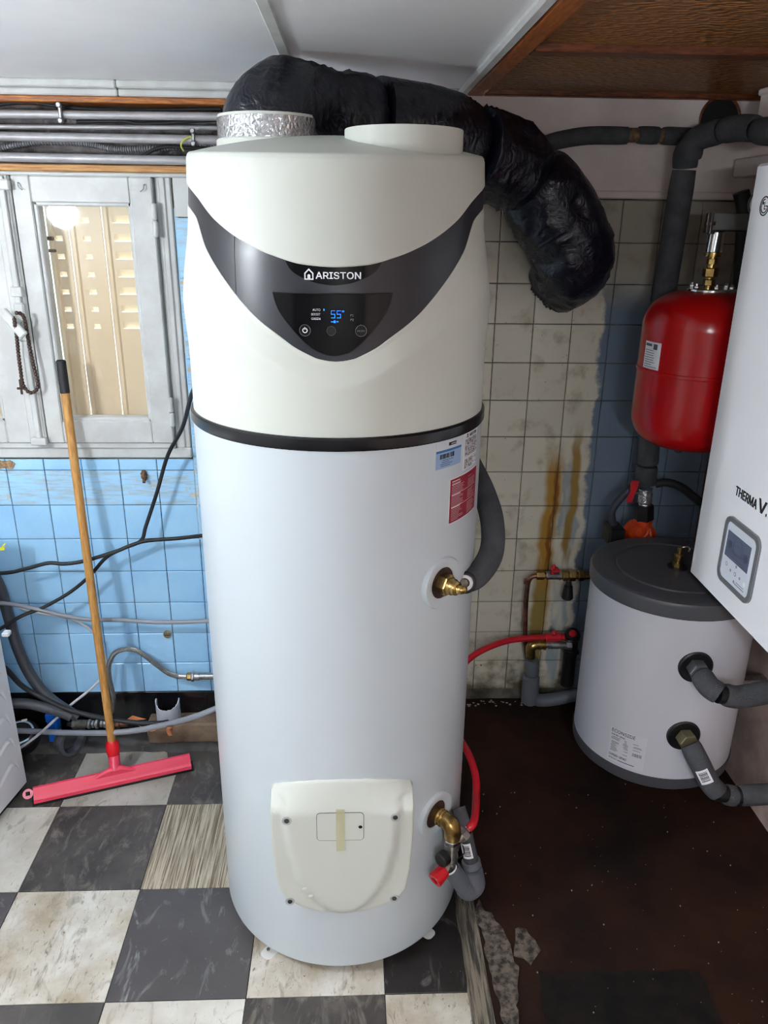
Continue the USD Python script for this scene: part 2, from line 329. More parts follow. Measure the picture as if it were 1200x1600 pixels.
def right_tile_material():
    """cream glaze with leftover blue paint beyond an uneven edge, two rust runs, grime and painted duct shade at the top: one material for the whole field"""
    n = {'g': ('geometry', {}), 's': ('separate_xyz', {}), 'p': ('principled_bsdf', {'roughness': .3})}
    l = [('g.position', 's.vector')]
    def math_(k, t, a, b=None, c=None, clamp=False):
        d = {'math_type': t, 'use_clamp': clamp}
        for i, q in enumerate((a, b, c)):
            if q is None: continue
            if isinstance(q, str): l.append((q, f'{k}.value{i+1}'))
            else: d[f'value{i+1}'] = float(q)
        n[k] = ('math', d); return k+'.value'
    def noise(k, sc, det=5.0, st=None):
        n[k+'m'] = ('mapping', {'scale': st or (1, 1, 1)}); n[k] = ('noise_texture', {'scale': sc, 'detail': det, 'roughness': .6})
        l.extend([('g.position', k+'m.vector'), (k+'m.vector', k+'.vector')]); return k+'.fac'
    def rng_(k, v, a, b, c=0, d=1):
        n[k] = ('map_range', {'range_type': 'smoothstep', 'from_min': a, 'from_max': b, 'to_min': c, 'to_max': d, 'clamp': True}); l.append((v, k+'.value')); return k+'.result'
    def mix(k, f, a, b):
        n[k] = ('mix_color', {})
        for s, q in (('fac', f), ('a', a), ('b', b)):
            if isinstance(q, str): l.append((q, f'{k}.{s}'))
            else: n[k][1][s] = lin(q)
        return k+'.result'
    def mul(k, *q):
        r = q[0]
        for i, w in enumerate(q[1:]): r = math_(f'{k}{i}', 'multiply', r, w)
        return r
    n['o'] = ('object_info', {})
    base = mix('c0', 'o.random', (224, 218, 200), (208, 203, 186))
    base = mix('c1', rng_('gr', noise('n1', 13), .50, .75), base, (168, 160, 136))
    base = mix('c1b', rng_('gr2', noise('n1b', 60, 6.0), .67, .76), base, (120, 110, 92))
    base = mix('c1c', rng_('lowg', math_('lg', 'add', 's.z', math_('lgn', 'multiply', 'n1.fac', -.25)), .14, .03), base, (92, 82, 60))
    edge = math_('e', 'add', 's.x', math_('e1', 'multiply_add', noise('n2', 7), .10, -.05))
    zlow = rng_('zl', 's.z', 1.50, 1.36)
    blue = mul('b', rng_('ed', edge, .682, .694), zlow)
    patch = mul('pa', rng_('px', edge, .615, .625), rng_('px2', edge, .672, .66), rng_('pz', 's.z', .98, .90), rng_('pz2', noise('n5', 9, 3.0, (1, 1, .25)), .44, .56))
    base = mix('c2p', math_('pm', 'multiply', patch, .8), base, (140, 156, 166))
    base = mix('c2', blue, base, (112, 128, 146))
    wob = math_('w', 'multiply_add', noise('n3', 9, 2.0, (.0, 1, 1)), .05, -.025)
    xs = math_('xs', 'add', 's.x', wob)
    def run(k, x, w, z0, z1, zt):
        dist = math_(k+'d', 'absolute', math_(k+'s', 'subtract', xs, x))
        return mul(k+'m', rng_(k+'a', dist, w, w*.35), rng_(k+'z', 's.z', z1, z1-.12), rng_(k+'y', 's.z', z0, z0+.1), rng_(k+'n', noise(k+'q', 22, 4.0, (3, 1, .35)), .22, .44))
    base = mix('c3', run('u', .592, .034, .33, 1.02, 0), base, (176, 132, 50))
    base = mix('c4', run('v', .655, .018, .58, 1.08, 0), base, (160, 128, 66))
    base = mix('c5', run('t', .600, .010, .55, .98, 0), base, (138, 84, 24))
    base = mix('c6', run('yy', .585, .030, .16, .60, 0), base, (150, 128, 70))
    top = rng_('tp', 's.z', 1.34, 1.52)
    base = mix('c7', math_('tpm', 'multiply', top, .72), base, (130, 118, 106))  # top rows: shade of duct and pipes painted over the bare tile
    l.append((base, 'p.base_color'))
    n['bp'] = ('bump', {'strength': .12, 'distance': .002}); l.extend([('n1.fac', 'bp.height'), ('bp.normal', 'p.normal')])
    return usdkit.material(stage, '/World/Looks/stained_cream_tile', n, l, surface='p.BSDF')
RTILE = right_tile_material()
ly = np.linspace(XL, -.16, 160); pr_ = [(D-.001, .024), (2.112, .0235), (2.098, .019), (2.088, .008), (2.082, -.004)]
obj('screed_ledge', grid(np.array([[V(x, y+.012*(float(meshkit.noise(V(x*22, i, 0), 2))-.5)*(i > 0), z+.006*(float(meshkit.noise(V(x*30, i*.7, 4), 6))-.5)*(i > 0)) for i, (y, z) in enumerate(pr_)] for x in ly])), SCREED, floor, smooth=60)
SKIRT = mat('black_skirting_tile', (22, 22, 24), .15, c2=(12, 12, 14), ns=6, spots=((120, 120, 124), 14, .66, .74))
for c in range(-8, 10):
    for r in range(0, 7):
        x0 = LX0+c*S; z1 = LZ0-r*S
        wall_tile(x0, z1-S, min(x0+S, .0715), z1, 'wall_tile', BLUEG if r == 0 else BLUE)
    if c < 5: wall_tile(x0, LZ0, x0+S, LZ0+.034, 'wall_tile', BLUE)
for c in range(-5, 7):
    wall_tile(LX0+.033+c*.16, .004, LX0+.033+(c+1)*.16, LZ0-7*S, 'skirting_tile', SKIRT, .006, .001)
for r in range(-7, 0):                   # between window and heater
    wall_tile(-.4525, LZ0-(r+1)*S+(.044 if r == -7 else 0), -.346, LZ0-r*S+(.041 if r == -7 else .044 if r == -6 else 0), 'wall_tile', mat('white_tile', (206, 208, 206), .3) if r < -6 else BLUEG)
    for c in range(6, 10): wall_tile(-.346+(c-6)*S, LZ0-(r+1)*S, min(-.346+(c-5)*S, .0715), LZ0-r*S, 'wall_tile', BLUE)
for c in range(-3, 7):
    for r in range(-1, 13):
        x0, z1 = RX0+c*S, RZ0-r*S
        if x0 > XR-.01: continue
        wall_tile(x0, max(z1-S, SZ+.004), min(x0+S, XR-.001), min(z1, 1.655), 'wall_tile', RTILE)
BAND = mat('greyed_white_paint', (222, 209, 204), .5, c2=(206, 191, 186), ns=4, spots=((110, 98, 92), 7, .70, .80), bump=.12, bs=14, bd=.004)
obj('painted_band', box(-.2, D-.02, 1.672, XR, D+.1, ZC, .002), BAND, wall)
obj('ledge', box(-.2, D-.034, 1.655, XR, D, 1.674, .003), BAND, wall)
STONE = mat('rough_dark_render', (126, 121, 121), .9, c2=(58, 55, 57), ns=10, nlo=.38, nhi=.62, spots=((150, 148, 148), 26, .58, .7), bump=.9, bs=24, bd=.02)
obj('rough_render', box(XL, D+.04, 1.70, -.2, D+.12, ZC), STONE, wall)
# --- holes and plugs in the tiles
a = W(262, 990, D-.005)
t = thing('wall_plug', 'brass screw plug on the blue tiles above the braided hose', 'screw plug')
obj('disc', lathe([(0, 0), (.010, 0), (.0125, .003), (.0125, .007), (.010, .010), (0, .011)], a, (0, -1, 0), 20), mat('dull_brass', (176, 162, 128), .5, .4, c2=(120, 108, 86), ns=90), t)
obj('slot', box(a[0]-.008, a[1]-.0118, a[2]-.0012, a[0]+.008, a[1]-.0105, a[2]+.0012), BLACK, t)
a = W(226, 742, D-.005)
t = thing('wall_anchor', 'rusty broken anchor stub in the blue tiles under the window', 'wall anchor')
s = trimesh.creation.icosphere(3, .012); s.apply_scale([.75, 1.0, 1.35]); s.vertices += .006*(meshkit.noise(s.vertices*220, 4)[:, None]-.5)*s.vertices/.012; s.apply_translation(a+V(0, -.004, 0))
RUST = mat('rust', (120, 84, 56), .8, c2=(70, 52, 40), ns=120, bump=.6, bs=300)
obj('rusty_socket', s, RUST, t); obj('stub', cyl(a+V(0, -.01, -.004), a+V(.002, -.022, -.016), .0045, 12), RUST, t)
obj('chipped_edge', blob([(-1.01, .922), (-.962, .925), (-.953, .938), (-.965, .949), (-1.01, .95)], 0, .004, 4, .005).apply_transform(np.array([[1, 0, 0, 0], [0, 0, -1, D-.0045], [0, 1, 0, 0], [0, 0, 0, 1.]])), mat('raw_brick', (172, 140, 104), .9, c2=(120, 90, 66), ns=90, bump=.6, bs=200), wall, smooth=False)

# --- other walls
w_ = thing('wall_right', 'dirty pale pink side wall carrying the white units', 'wall', kind='structure')
PINK = mat('dirty_pink_render', (196, 172, 162), .85, c2=(160, 138, 130), ns=5, spots=((90, 76, 70), 12, .66, .76), bump=.35, bs=26, bd=.006)
obj('render', box(XR, YB, 0, XR+.1, D+.1, ZC), PINK, w_)
obj('corner_strip', box(XR-.03, D-.045, SZ, XR-.001, D-.006, 1.65, .004), WOODD, w_)
w_ = thing('wall_left', 'plain white side wall behind the washing machine', 'wall', kind='structure')
obj('render', box(XL-.1, YB, 0, XL, D+.1, ZC), mat('wall_white', (212, 210, 206), .8), w_)
w_ = thing('wall_front', 'plain grey wall behind the viewpoint', 'wall', kind='structure')
obj('render', box(XL-.1, YB-.1, 0, XR+.1, YB, ZC), mat('wall_grey', (150, 146, 142), .85), w_)

# --- ceiling: white boards on the left, a lower brown embossed part on the right
ceil = thing('ceiling', 'low ceiling of white boards and brown embossed panels', 'ceiling', kind='structure')
CEILW = mat('ceiling_white', (240, 240, 242), .35, c2=(234, 234, 237), ns=3, bump=.05, bs=6, bd=.01)
xs = (XL, -.86, -.128, .272)
for i in range(3): obj('ceiling_panel', box(xs[i]+.001, YB, ZC, xs[i+1]-.001, D+.1, ZC+.02), CEILW, ceil)
for x in (-.86, -.128): obj('batten', cat(box(x-.011, YB, ZC-.006, x+.011, D-.04, ZC, .0025)), PAINTW, ceil)
obj('edge_moulding', box(.262, YB, ZC-.016, .286, D-.02, ZC, .005), PAINTW, ceil)
obj('edge_board', box(.286, YB, ZC-.016, .325, D-.02, ZC, .003), mat('orange_wood', (170, 96, 40), .4, c2=(120, 62, 26), ns=6, stretch=(30, 4, 30)), ceil)
EMB = usdkit.material(stage, '/World/Looks/embossed_brown_board', {'g': ('geometry', {}), 'm': ('mapping', {'scale': (1, 1.5, 1)}), 'v': ('voronoi_texture', {'feature': 'smooth_f1', 'scale': 62.0, 'smoothness': .6}), 'n': ('noise_texture', {'scale': 5.0, 'detail': 4.0}),
    'x': ('mix_color', {'a': lin((150, 100, 50)), 'b': lin((116, 72, 34))}), 'b': ('bump', {'strength': 1.0, 'distance': .012}), 'p': ('principled_bsdf', {'roughness': .30})},
    [('g.position', 'm.vector'), ('m.vector', 'v.vector'), ('g.position', 'n.vector'), ('n.fac', 'x.fac'), ('x.result', 'p.base_color'), ('v.distance', 'b.height'), ('b.normal', 'p.normal')], surface='p.BSDF')
for y0, y1 in ((YB, .42), (.47, 1.0), (1.05, 1.575), (1.62, 2.12)): obj('embossed_panel', box(.325, y0, ZC-.004, XR, y1, ZC+.02), EMB, ceil)
for y in (.42, 1.0, 1.575, 2.12): obj('wooden_slat', box(.325, y, ZC-.016, XR, y+.05 if y < 2 else D-.02, ZC, .003), WOODD, ceil)
trim = thing('trim_1', 'white moulding along the ceiling over the pipes', 'moulding', kind='structure')
for x0, x1 in ((XL, -.555), (-.555, -.19)):
    obj('moulding_length', cat(box(x0+.0008, D-.062, ZC-.018, x1-.0008, D+.04, ZC, .003), box(x0+.0008, D-.05, ZC-.034, x1-.0008, D+.04, ZC-.018, .003)), PAINTW, trim)
obj('wooden_strip', box(XL, D-.045, ZC-.048, -.19, D+.04, ZC-.034, .002), WOOD, trim)
trim2 = thing('trim_2', 'bare pine board between the pipes and the window', 'board', kind='structure')
obj('board', box(XL, D-.022, 1.700, -.30, D+.05, 1.717, .002), WOODP, trim2)
obj('white_bead', box(XL, D-.026, 1.690, -.30, D+.03, 1.6995, .003), PAINTW, trim2)

# --- window with two casements, closed metal shutters behind
win = thing('window_1', 'white painted wooden casement window over the blue tiles', 'window', kind='structure')
def bar(x0, z0, x1, z1, y0, y1, b=.003): return box(x0, y0, z0, x1, y1, z1, b)
Y0 = D-.006
obj('window_frame', cat(bar(-1.25, .985, -.498, 1.003, Y0-.012, D+.05), bar(-1.25, .955, -.455, .985, Y0-.004, D+.05), bar(-.497, .985, -.456, 1.692, Y0-.002, D+.05), bar(-.486, .985, -.470, 1.692, Y0-.007, D), bar(-1.25, 1.69, -.455, 1.70, Y0, D+.05)), PAINTW, win)
def casement(x0, x1, gx0, gx1):
    obj('casement', cat(bar(x0, 1.003, gx0, 1.690, Y0-.02, D+.025), bar(gx1, 1.003, x1, 1.690, Y0-.02, D+.025), bar(gx0, 1.003, gx1, 1.066, Y0-.0195, D+.025), bar(gx0, 1.628, gx1, 1.690, Y0-.0195, D+.025),
        bar(gx0-.002, 1.062, gx0+.010, 1.632, Y0-.012, D+.02), bar(gx1-.010, 1.062, gx1+.002, 1.632, Y0-.012, D+.02), bar(gx0, 1.062, gx1, 1.074, Y0-.012, D+.02), bar(gx0, 1.620, gx1, 1.632, Y0-.012, D+.02)), PAINTW, win)
    obj('window_pane', box(gx0+.005, D+.004, 1.07, gx1-.005, D+.008, 1.625), PANE, win)
if True:
    PANE = usdkit.material(stage, '/World/Looks/window_glass', {'t': ('transparent_bsdf', {'color': (.97, .98, .97)}), 'gl': ('glossy_bsdf', {'roughness': .03, 'color': (1, 1, 1)}), 'f': ('fresnel', {'IOR': 1.45}), 'm': ('mix_closure', {})},
        [('f.fac', 'm.fac'), ('t.BSDF', 'm.closure1'), ('gl.BSDF', 'm.closure2')], surface='m.closure')
casement(-.846, -.499, -.800, -.556)
casement(-1.235, -.852, -1.19, -.955)
for z in (1.548, 1.052):
    obj('hinge', cat(cyl((-.497, Y0-.026, z), (-.497, Y0-.026, z+.04), .0075, 14, .003), cyl((-.497, Y0-.026, z+.041), (-.497, Y0-.026, z+.082), .0075, 14, .003)), PAINTW, win)
obj('astragal', cat(bar(-.892, 1.004, -.846, 1.690, Y0-.026, Y0-.018, .004), bar(-.876, 1.004, -.850, 1.690, Y0-.03, Y0-.025)), PAINTW, win)
bx = -.8625
obj('bolt_rod', cat(box(bx-.007, Y0-.040, 1.0, bx+.007, Y0-.030, 1.688, .002), box(bx-.014, Y0-.044, 1.40, bx+.014, Y0-.028, 1.425, .002), box(bx-.013, Y0-.044, 1.285, bx+.013, Y0-.028, 1.385, .004), box(bx-.022, Y0-.046, 1.003, bx+.022, Y0-.028, 1.024, .003), box(bx-.022, Y0-.046, 1.655, bx+.022, Y0-.028, 1.68, .003)), PAINTW, win)
kd = V(.055, -.012, -.068); kd = kd/np.linalg.norm(kd); ko = V(bx-.034, Y0-.064, 1.368)
ka, kb, _ = frame(kd, (0, 1, 0))
obj('handle', cat(place(box(-.012, -.006, 0, .012, .006, .082, .003), ko, ka, kb, kd), cyl((bx-.004, Y0-.03, 1.338), (bx-.004, Y0-.066, 1.338), .008, 14)), PAINTW, win)
for x, z, s in ((-.825, 1.672, 1), (-.516, 1.672, -1)):
    obj('hook', pipe([(x, Y0-.02, z), (x, Y0-.028, z), (x+.002*s, Y0-.03, z-.010), (x+.010*s, Y0-.03, z-.016)], .0015, 8), STEEL, win)
trim3 = thing('trim_3', 'strip of raw timber and plaster beside the window', 'reveal', kind='structure')
obj('timber_strip', box(-.4545, D-.004, .70, -.444, D+.02, 1.62, .002), mat('timber_and_plaster', (214, 190, 150), .8, c2=(150, 190, 220), ns=6, stretch=(1, 1, .6), spots=((226, 222, 214), 14, .56, .66)), trim3)

BEIGE = usdkit.material(stage, '/World/Looks/beige_shutter_steel', {'g': ('geometry', {}), 'n': ('noise_texture', {'scale': 6.0, 'detail': 5.0}), 'x': ('mix_color', {'a': lin((240, 216, 188)), 'b': lin((228, 200, 166))}), 'p': ('principled_bsdf', {'roughness': .38})},
    [('g.position', 'n.vector'), ('n.fac', 'x.fac'), ('x.result', 'p.base_color')], surface='p.BSDF')
YS = D+.075
def shutter(label, x0, x1, leaves):
    t = thing('folding_shutter', label, 'shutter', 'steel folding shutters behind the window')
    for i, (a, b) in enumerate(leaves):
        wide = (b-a) > .10
        s0, s1 = (a+.026, b-.012) if wide else ((a+b)/2-.009, (a+b)/2+.010)
        flat = sg.box(a, 1.0, b, 1.70); lm = []
        for k in range(7):
            z = 1.580-.046*k; h = .020 if wide else .013
            flat = flat.difference(sg.box(s0, z, s1, z+h))
            u = np.linspace(0, 1, 14); v = np.linspace(0, 1, 7)
            lm.append(grid([[(s0+(s1-s0)*p, YS+.0105*min(1, 5*math.sin(math.pi*p))**.7*(1-q)**.8, z+.0012+(h-.0012)*q) for q in v] for p in u]))
        lf = obj('leaf', prism(flat, V(0, YS+.0008, 0), V(1, 0, 0), V(0, 0, 1), .0012), BEIGE, t, smooth=30)
        obj('fold_rib', cat(prism(sg.Polygon([(a+.003, YS), (a+.006, YS-.007), (a+.014, YS-.007), (a+.018, YS)]), V(0, 0, 1.0), V(1, 0, 0), V(0, 1, 0), .70)), BEIGE, lf, smooth=20)
        obj('leaf_edge', prism(sg.Polygon([(b-.0035, YS), (b-.0035, YS-.004), (b-.0005, YS-.004), (b-.0005, YS)]), V(0, 0, 1.0), V(1, 0, 0), V(0, 1, 0), .70), BEIGE, lf, smooth=20)
        obj('louvres', cat(*lm), BEIGE, lf, smooth=50)
    return t
shutter('beige steel folding shutter behind the right casement pane', 0, 0, [(-.807, -.752), (-.750, -.662), (-.660, -.545)])
shutter('beige steel folding shutter behind the left casement pane', 0, 0, [(-1.22, -1.11), (-1.108, -1.02), (-1.018, -.93)])
t = thing('shutter_edge_bar', 'brown rusty bar left of the light slit behind the window pane', 'shutter bar')
obj('bar', box(-.86, YS-.004, 1.0, -.824, YS+.02, 1.69), mat('brown_bar', (206, 160, 128), .6, c2=(170, 126, 98), ns=30), t)
t2 = obj('clasp', cat(box(-.835, YS-.012, 1.535, -.79, YS-.004, 1.545, .002), box(-.835, YS-.012, 1.505, -.788, YS-.004, 1.513, .002)), RUST, t)
outs = obj('daylit_facade', box(-2.2, D+1.6, -.2, .6, D+1.7, 3.0), mat('bright_facade', (235, 235, 232), .9))
tag(outs, 'bright white wall outdoors seen through the shutter slit', 'outdoor wall', kind='structure')

# --- pipes in the recess above the window
def conduit(p, q, r, y, label, m):
    t = thing('conduit_pipe', label, 'conduit', 'steel conduits over the window')
    a, b = W(*p, y), W(*q, y); d = (b-a)/(b[0]-a[0])
    obj('conduit', cyl(a+d*(-.85), a+d*(-.2-a[0]), r, 18), m, t)
COND = mat('scuffed_conduit', (178, 176, 178), .45, .3, c2=(158, 156, 158), ns=14, spots=((60, 54, 54), 40, .66, .72))
conduit((0, 178), (340, 182), .0095, 2.135, 'grey steel conduit, topmost of the four over the window', COND)
conduit((0, 198), (340, 200), .0055, 2.15, 'thin grey conduit, second from the top over the window', COND)
conduit((0, 213), (290, 218), .0105, 2.130, 'thick grey conduit, third from the top over the window', COND)
conduit((0, 245), (290, 251), .0105, 2.130, 'grey steel conduit just above the pine board', COND)
t = thing('corrugated_conduit', 'ribbed grey flexible conduit sagging behind the steel pipes', 'conduit')
pth = spline([W(-60, 238, 2.165), W(0, 231, 2.165), W(60, 222, 2.17), W(130, 224, 2.165), W(180, 233, 2.16), W(235, 232, 2.16), W(300, 228, 2.165), W(360, 226, 2.17)], 60)
obj('ribbed_tube', sweep(pth, .0068, 12, disp=lambda N, t: .0011*np.sign(np.sin(np.arange(N)*1.55))[:, None]+0*t[None]), mat('grey_flex', (120, 120, 124), .5), t)
for pts, lab in (([W(120, 190, 2.16), W(190, 189, 2.155), W(220, 193, 2.155), W(290, 190, 2.155), W(350, 186, 2.16)], 'black cable between the upper conduits'),
                 ([W(-40, 168, 2.165), W(40, 160, 2.16), W(110, 168, 2.16), W(200, 172, 2.165), W(345, 170, 2.165)], 'black cable under the ceiling moulding'),
                 ([W(222, 244, 2.15), W(252, 230, 2.145), W(300, 231, 2.15), W(350, 234, 2.16)], 'dark cable crossing above the lowest conduit')):
    tag(obj('cable', pipe(pts, .0045, 10), RUBBER), lab, 'cable', 'cables among the conduits')
tag(obj('earth_wire', pipe([W(287, 236, 2.118), W(283, 228, 2.112), W(286, 220, 2.112), W(296, 214, 2.118), W(306, 213, 2.125)], .0022, 8), mat('green_yellow_wire', (196, 196, 90), .5)), 'yellow green earth wire looped beside the third conduit', 'wire')
def clamp(x, z0, z1, y, label):
    t = thing('pipe_clamp', label, 'pipe clamp', 'pipe clamps over the window')
    obj('strap', box(x-.004, y-.013, z0, x+.004, y+.02, z1, .002), STEEL, t)
    for z in (z0, z1): obj('screw', cat(cyl((x, y-.006, z), (x, y-.019, z), .0065, 14, .002)), STEEL, t)
clamp(-.697, 1.811, 1.845, 2.130, 'steel clamp with two screws on the topmost conduit')
clamp(-.384, 1.766, 1.794, 2.128, 'steel clamp with two screws on the third conduit')
# ------------------------------------------------------------------ the heat pump water heater
AX, AY, RJ, ZB = -.026, 1.572, .291, .025
def on(r, th, z): t = np.radians(th); return np.stack(np.broadcast_arrays(AX+r*np.sin(t), AY-r*np.cos(t), z), -1)
hw = thing('water_heater', 'tall white cylindrical water heater with a black curved control fascia', 'water heater')
obj('jacket', lathe([(0, ZB), (RJ-.008, ZB), (RJ-.002, ZB+.003), (RJ, ZB+.010), (RJ, 1.234), (0, 1.234)], (AX, AY, 0), n=128), WHITE, hw)
obj('base_ring', lathe([(0, .006), (.268, .006), (.272, .014), (.272, ZB+.004), (0, ZB+.004)], (AX, AY, 0), n=64), RUBBER, hw)
obj('band', lathe([(RJ-.02, 1.230), (RJ+.002, 1.231), (RJ+.004, 1.234), (RJ+.004, 1.251), (RJ+.001, 1.254), (RJ-.02, 1.2545)], (AX, AY, 0), n=128), mat('band_black', (20, 20, 23), .2), hw)
for th in (-37, 48, 100, 180, 262):
    d = V(math.sin(math.radians(th)), -math.cos(math.radians(th)), 0)
    o = V(AX, AY, 0)+d*.255
    e = np.cross(V(0, 0, 1), d)
    obj('foot', prism(rrect(-.016, -.02, .016, .046 if th == -37 else .036, .012), o, e, d, .012), mat('foot_white', (224, 224, 220), .5), hw)
    if th == -37: obj('foot_screw', cyl(o+d*.03+V(0, 0, .011), o+d*.03+V(0, 0, .0135), .004, 10), STEEL, hw)
cd = lambda pts: (np.array([p[0] for p in pts], float), np.array([p[1] for p in pts], float))
LOX, LOZ = cd([(0, 1.382), (6, 1.386), (9, 1.392), (14, 1.404), (18, 1.417), (28, 1.449), (41, 1.503), (52, 1.553), (61, 1.602), (70, 1.616), (80, 1.624), (95, 1.632), (115, 1.640), (180, 1.645)])
UPX, UPZ = cd([(0, 1.530), (10, 1.533), (20, 1.5445), (32, 1.565), (46, 1.597), (60, 1.634), (70, 1.649), (80, 1.657), (95, 1.662), (115, 1.664), (180, 1.665)])
WDX, WDW = cd([(0, .044), (12, .046), (20, .048), (28, .055), (37, .062), (45, .085), (60, .13), (75, .17), (180, .17)])
from scipy.interpolate import PchipInterpolator as PC
zlo = lambda th: PC(LOX, LOZ)(np.abs(th)); zup = lambda th: PC(UPX, UPZ)(np.abs(th)); wid = lambda th: PC(WDX, WDW)(np.abs(th))
RIN = lambda z: np.interp(z, [1.30, 1.42, 1.55, 1.63, 1.71], [.283, .282, .279, .272, .267])
ROUT = PC([1.25, 1.30, 1.36, 1.44, 1.475, 1.50, 1.53, 1.57, 1.62, 1.67], [.2895, .2888, .2890, .2930, .2938, .2932, .2895, .2805, .2745, .271])
def shell_r(th, z):
    s = np.clip((zlo(th)-z)/wid(th), 0, 1); s = s*(1-.25*(1-s)*s)
    return RIN(z)-.0015+(ROUT(z)-RIN(z)+.0015)*s
th = np.concatenate([np.linspace(-180, -75, 22)[:-1], np.linspace(-75, 75, 151), np.linspace(75, 180, 22)[1:-1]])
rows = []
zc = zlo(th)-wid(th)
for v in np.linspace(0, 1, 22): z = 1.2545+(zc-1.2545)*v; rows.append(on(shell_r(th, z), th, z))
for v in np.linspace(0, 1, 14)[1:]: z = zc+(zlo(th)-zc)*v; rows.append(on(shell_r(th, z)+(.0012 if v > .9 else 0), th, z-(.0004 if v > .99 else 0)))
rows.append(on(RIN(zlo(th))-.004, th, zlo(th)+.0006))
obj('shell', grid(np.array(rows).transpose(1, 0, 2), wu=True), HEADW, hw, smooth=28)
rows = [on(RIN(zup(th))-.004, th, zup(th)), on(RIN(zup(th))+.0006, th, zup(th)), on(RIN(zup(th)+.003)+.002, th, zup(th)+.002)]
zl = 1.712-.016*np.cos(np.radians(th))
for v in np.linspace(0, 1, 16)[1:]:
    z = zup(th)+.002+(zl-.010-zup(th)-.002)*v; rows.append(on(RIN(z)+.002, th, z))
for a in np.linspace(0, 90, 7)[1:]:
    a = math.radians(a); rows.append(on(.269-.008+.008*math.cos(a), th, zl-.010+.010*math.sin(a)-.0))
for f in np.linspace(.97, 0, 14): rows.append(on(.261*f, th, zl*f+1.712*(1-f)+.030*(1-f*f)))
obj('top_cover', grid(np.array(rows).transpose(1, 0, 2), wu=True), HEADW, hw, smooth=28)
tf = np.linspace(-118, 118, 221)
def patch(lo, hi, tt, off, back=.004, nz=10, rf=RIN):
    """a curved piece with skirts, between two height curves over the angles tt"""
    rows = []
    zz = [lo(tt)+(hi(tt)-lo(tt))*v for v in np.linspace(0, 1, nz)]
    front = np.array([on(rf(z)+off, tt, z) for z in zz])
    bk = np.array([on(rf(z)-back, tt, z) for z in zz])
    return cat(grid(front.transpose(1, 0, 2)), grid(np.array([bk[0], front[0]]).transpose(1, 0, 2)), grid(np.array([front[-1], bk[-1]]).transpose(1, 0, 2)),
               grid(np.array([front[:, 0], bk[:, 0]]).transpose(1, 0, 2)), grid(np.array([bk[:, -1], front[:, -1]]).transpose(1, 0, 2)))
k = lambda c: (lambda t: np.full_like(t, c))
fas = obj('fascia', patch(lambda t: zlo(t)-.003, lambda t: zup(t)+.003, tf, -.0012, nz=14), mat('fascia_grey', (38, 39, 46), .34), hw, smooth=30)
for s in (-36.3,):
    tt = np.linspace(s-.12, s+.12, 3); obj('joint', patch(lambda t: zlo(t)+.001, lambda t: zup(t)-.001, tt, -.0006), BLACK, fas)
bt = np.linspace(-16.5, 15.5, 50)
bl = PC([-16.5, -15.2, -13, -9.5, -5.5, -.5, 4.5, 8.5, 12, 14.2, 15.5], [1.5405, 1.528, 1.519, 1.511, 1.505, 1.5025, 1.505, 1.511, 1.519, 1.528, 1.5395])
obj('logo_panel', patch(bl, lambda t: zup(t)-.0004, bt, -.0002), BLACKGL, fas)
pt_ = np.linspace(-21.2, 19.4, 80)
pl = PC([-21.2, -20.6, -19.4, -17.4, -15, -12, -9, -5, -.8, 4, 7.6, 10.4, 13.3, 15.6, 17.6, 18.8, 19.4], [1.4885, 1.477, 1.463, 1.449, 1.435, 1.4195, 1.407, 1.396, 1.3915, 1.396, 1.407, 1.4195, 1.435, 1.449, 1.463, 1.477, 1.4885])
disp_ = obj('display', patch(pl, k(1.4895), pt_, .0006), BLACKGL, hw)
rim = sweep(np.vstack([on(RIN(pl(pt_))-.0001, pt_, pl(pt_)), on(RIN(1.489)-.0001, np.linspace(19.3, -21.1, 40), np.full(40, 1.4895))]), .0011, 6)
obj('display_rim', rim, BLACK, hw)
def wrap(m, th0, z0, off=.0012, rf=RIN, maxlen=.006):
    v, f = trimesh.remesh.subdivide_to_size(m.vertices, m.faces, maxlen, max_iter=12) if maxlen else (m.vertices, m.faces)
    z = v[:, 1]+z0; r0 = rf(z)
    return trimesh.Trimesh(on(r0+off+v[:, 2], th0+np.degrees(v[:, 0]/.28), z), f, process=False)
obj('brand_lettering', wrap(text('ARISTON', .0100, .0005, True, width=.072), -6.3, 1.5125), INKW, hw, smooth=False)
house = sg.Polygon([(0, 0), (.014, 0), (.014, .0098), (.007, .0165), (0, .0098)])
logo = house.buffer(.0004).difference(house.buffer(-.0017)).union(sg.Point(.007, .0058).buffer(.0024)).union(sg.box(.0046, .0016, .0094, .0050))
obj('house_emblem', wrap(cat(*[trimesh.creation.extrude_polygon(g, .0005, engine='earcut') for g in getattr(logo, 'geoms', [logo])]), -9.9, 1.5108), INKW, hw, smooth=False)
for s, z in (('AUTO', 1.4625), ('BOOST', 1.4555), ('GREEN', 1.4485)):
    obj('mode_lettering', wrap(text(s, .0036, .0003, width=.0125 if s == 'AUTO' else .0145, anchor='r'), -4.9, z, .001), INKW, disp_, smooth=False)
for s, z in (('P1', 1.4545), ('P2', 1.4475)): obj('program_lettering', wrap(text(s, .0034, .0003), 4.9, z, .001), mat('dim_ink', (150, 150, 158), .5), disp_, smooth=False)
BLUEL = emit('blue_led', (20, 80, 255), 3.2)
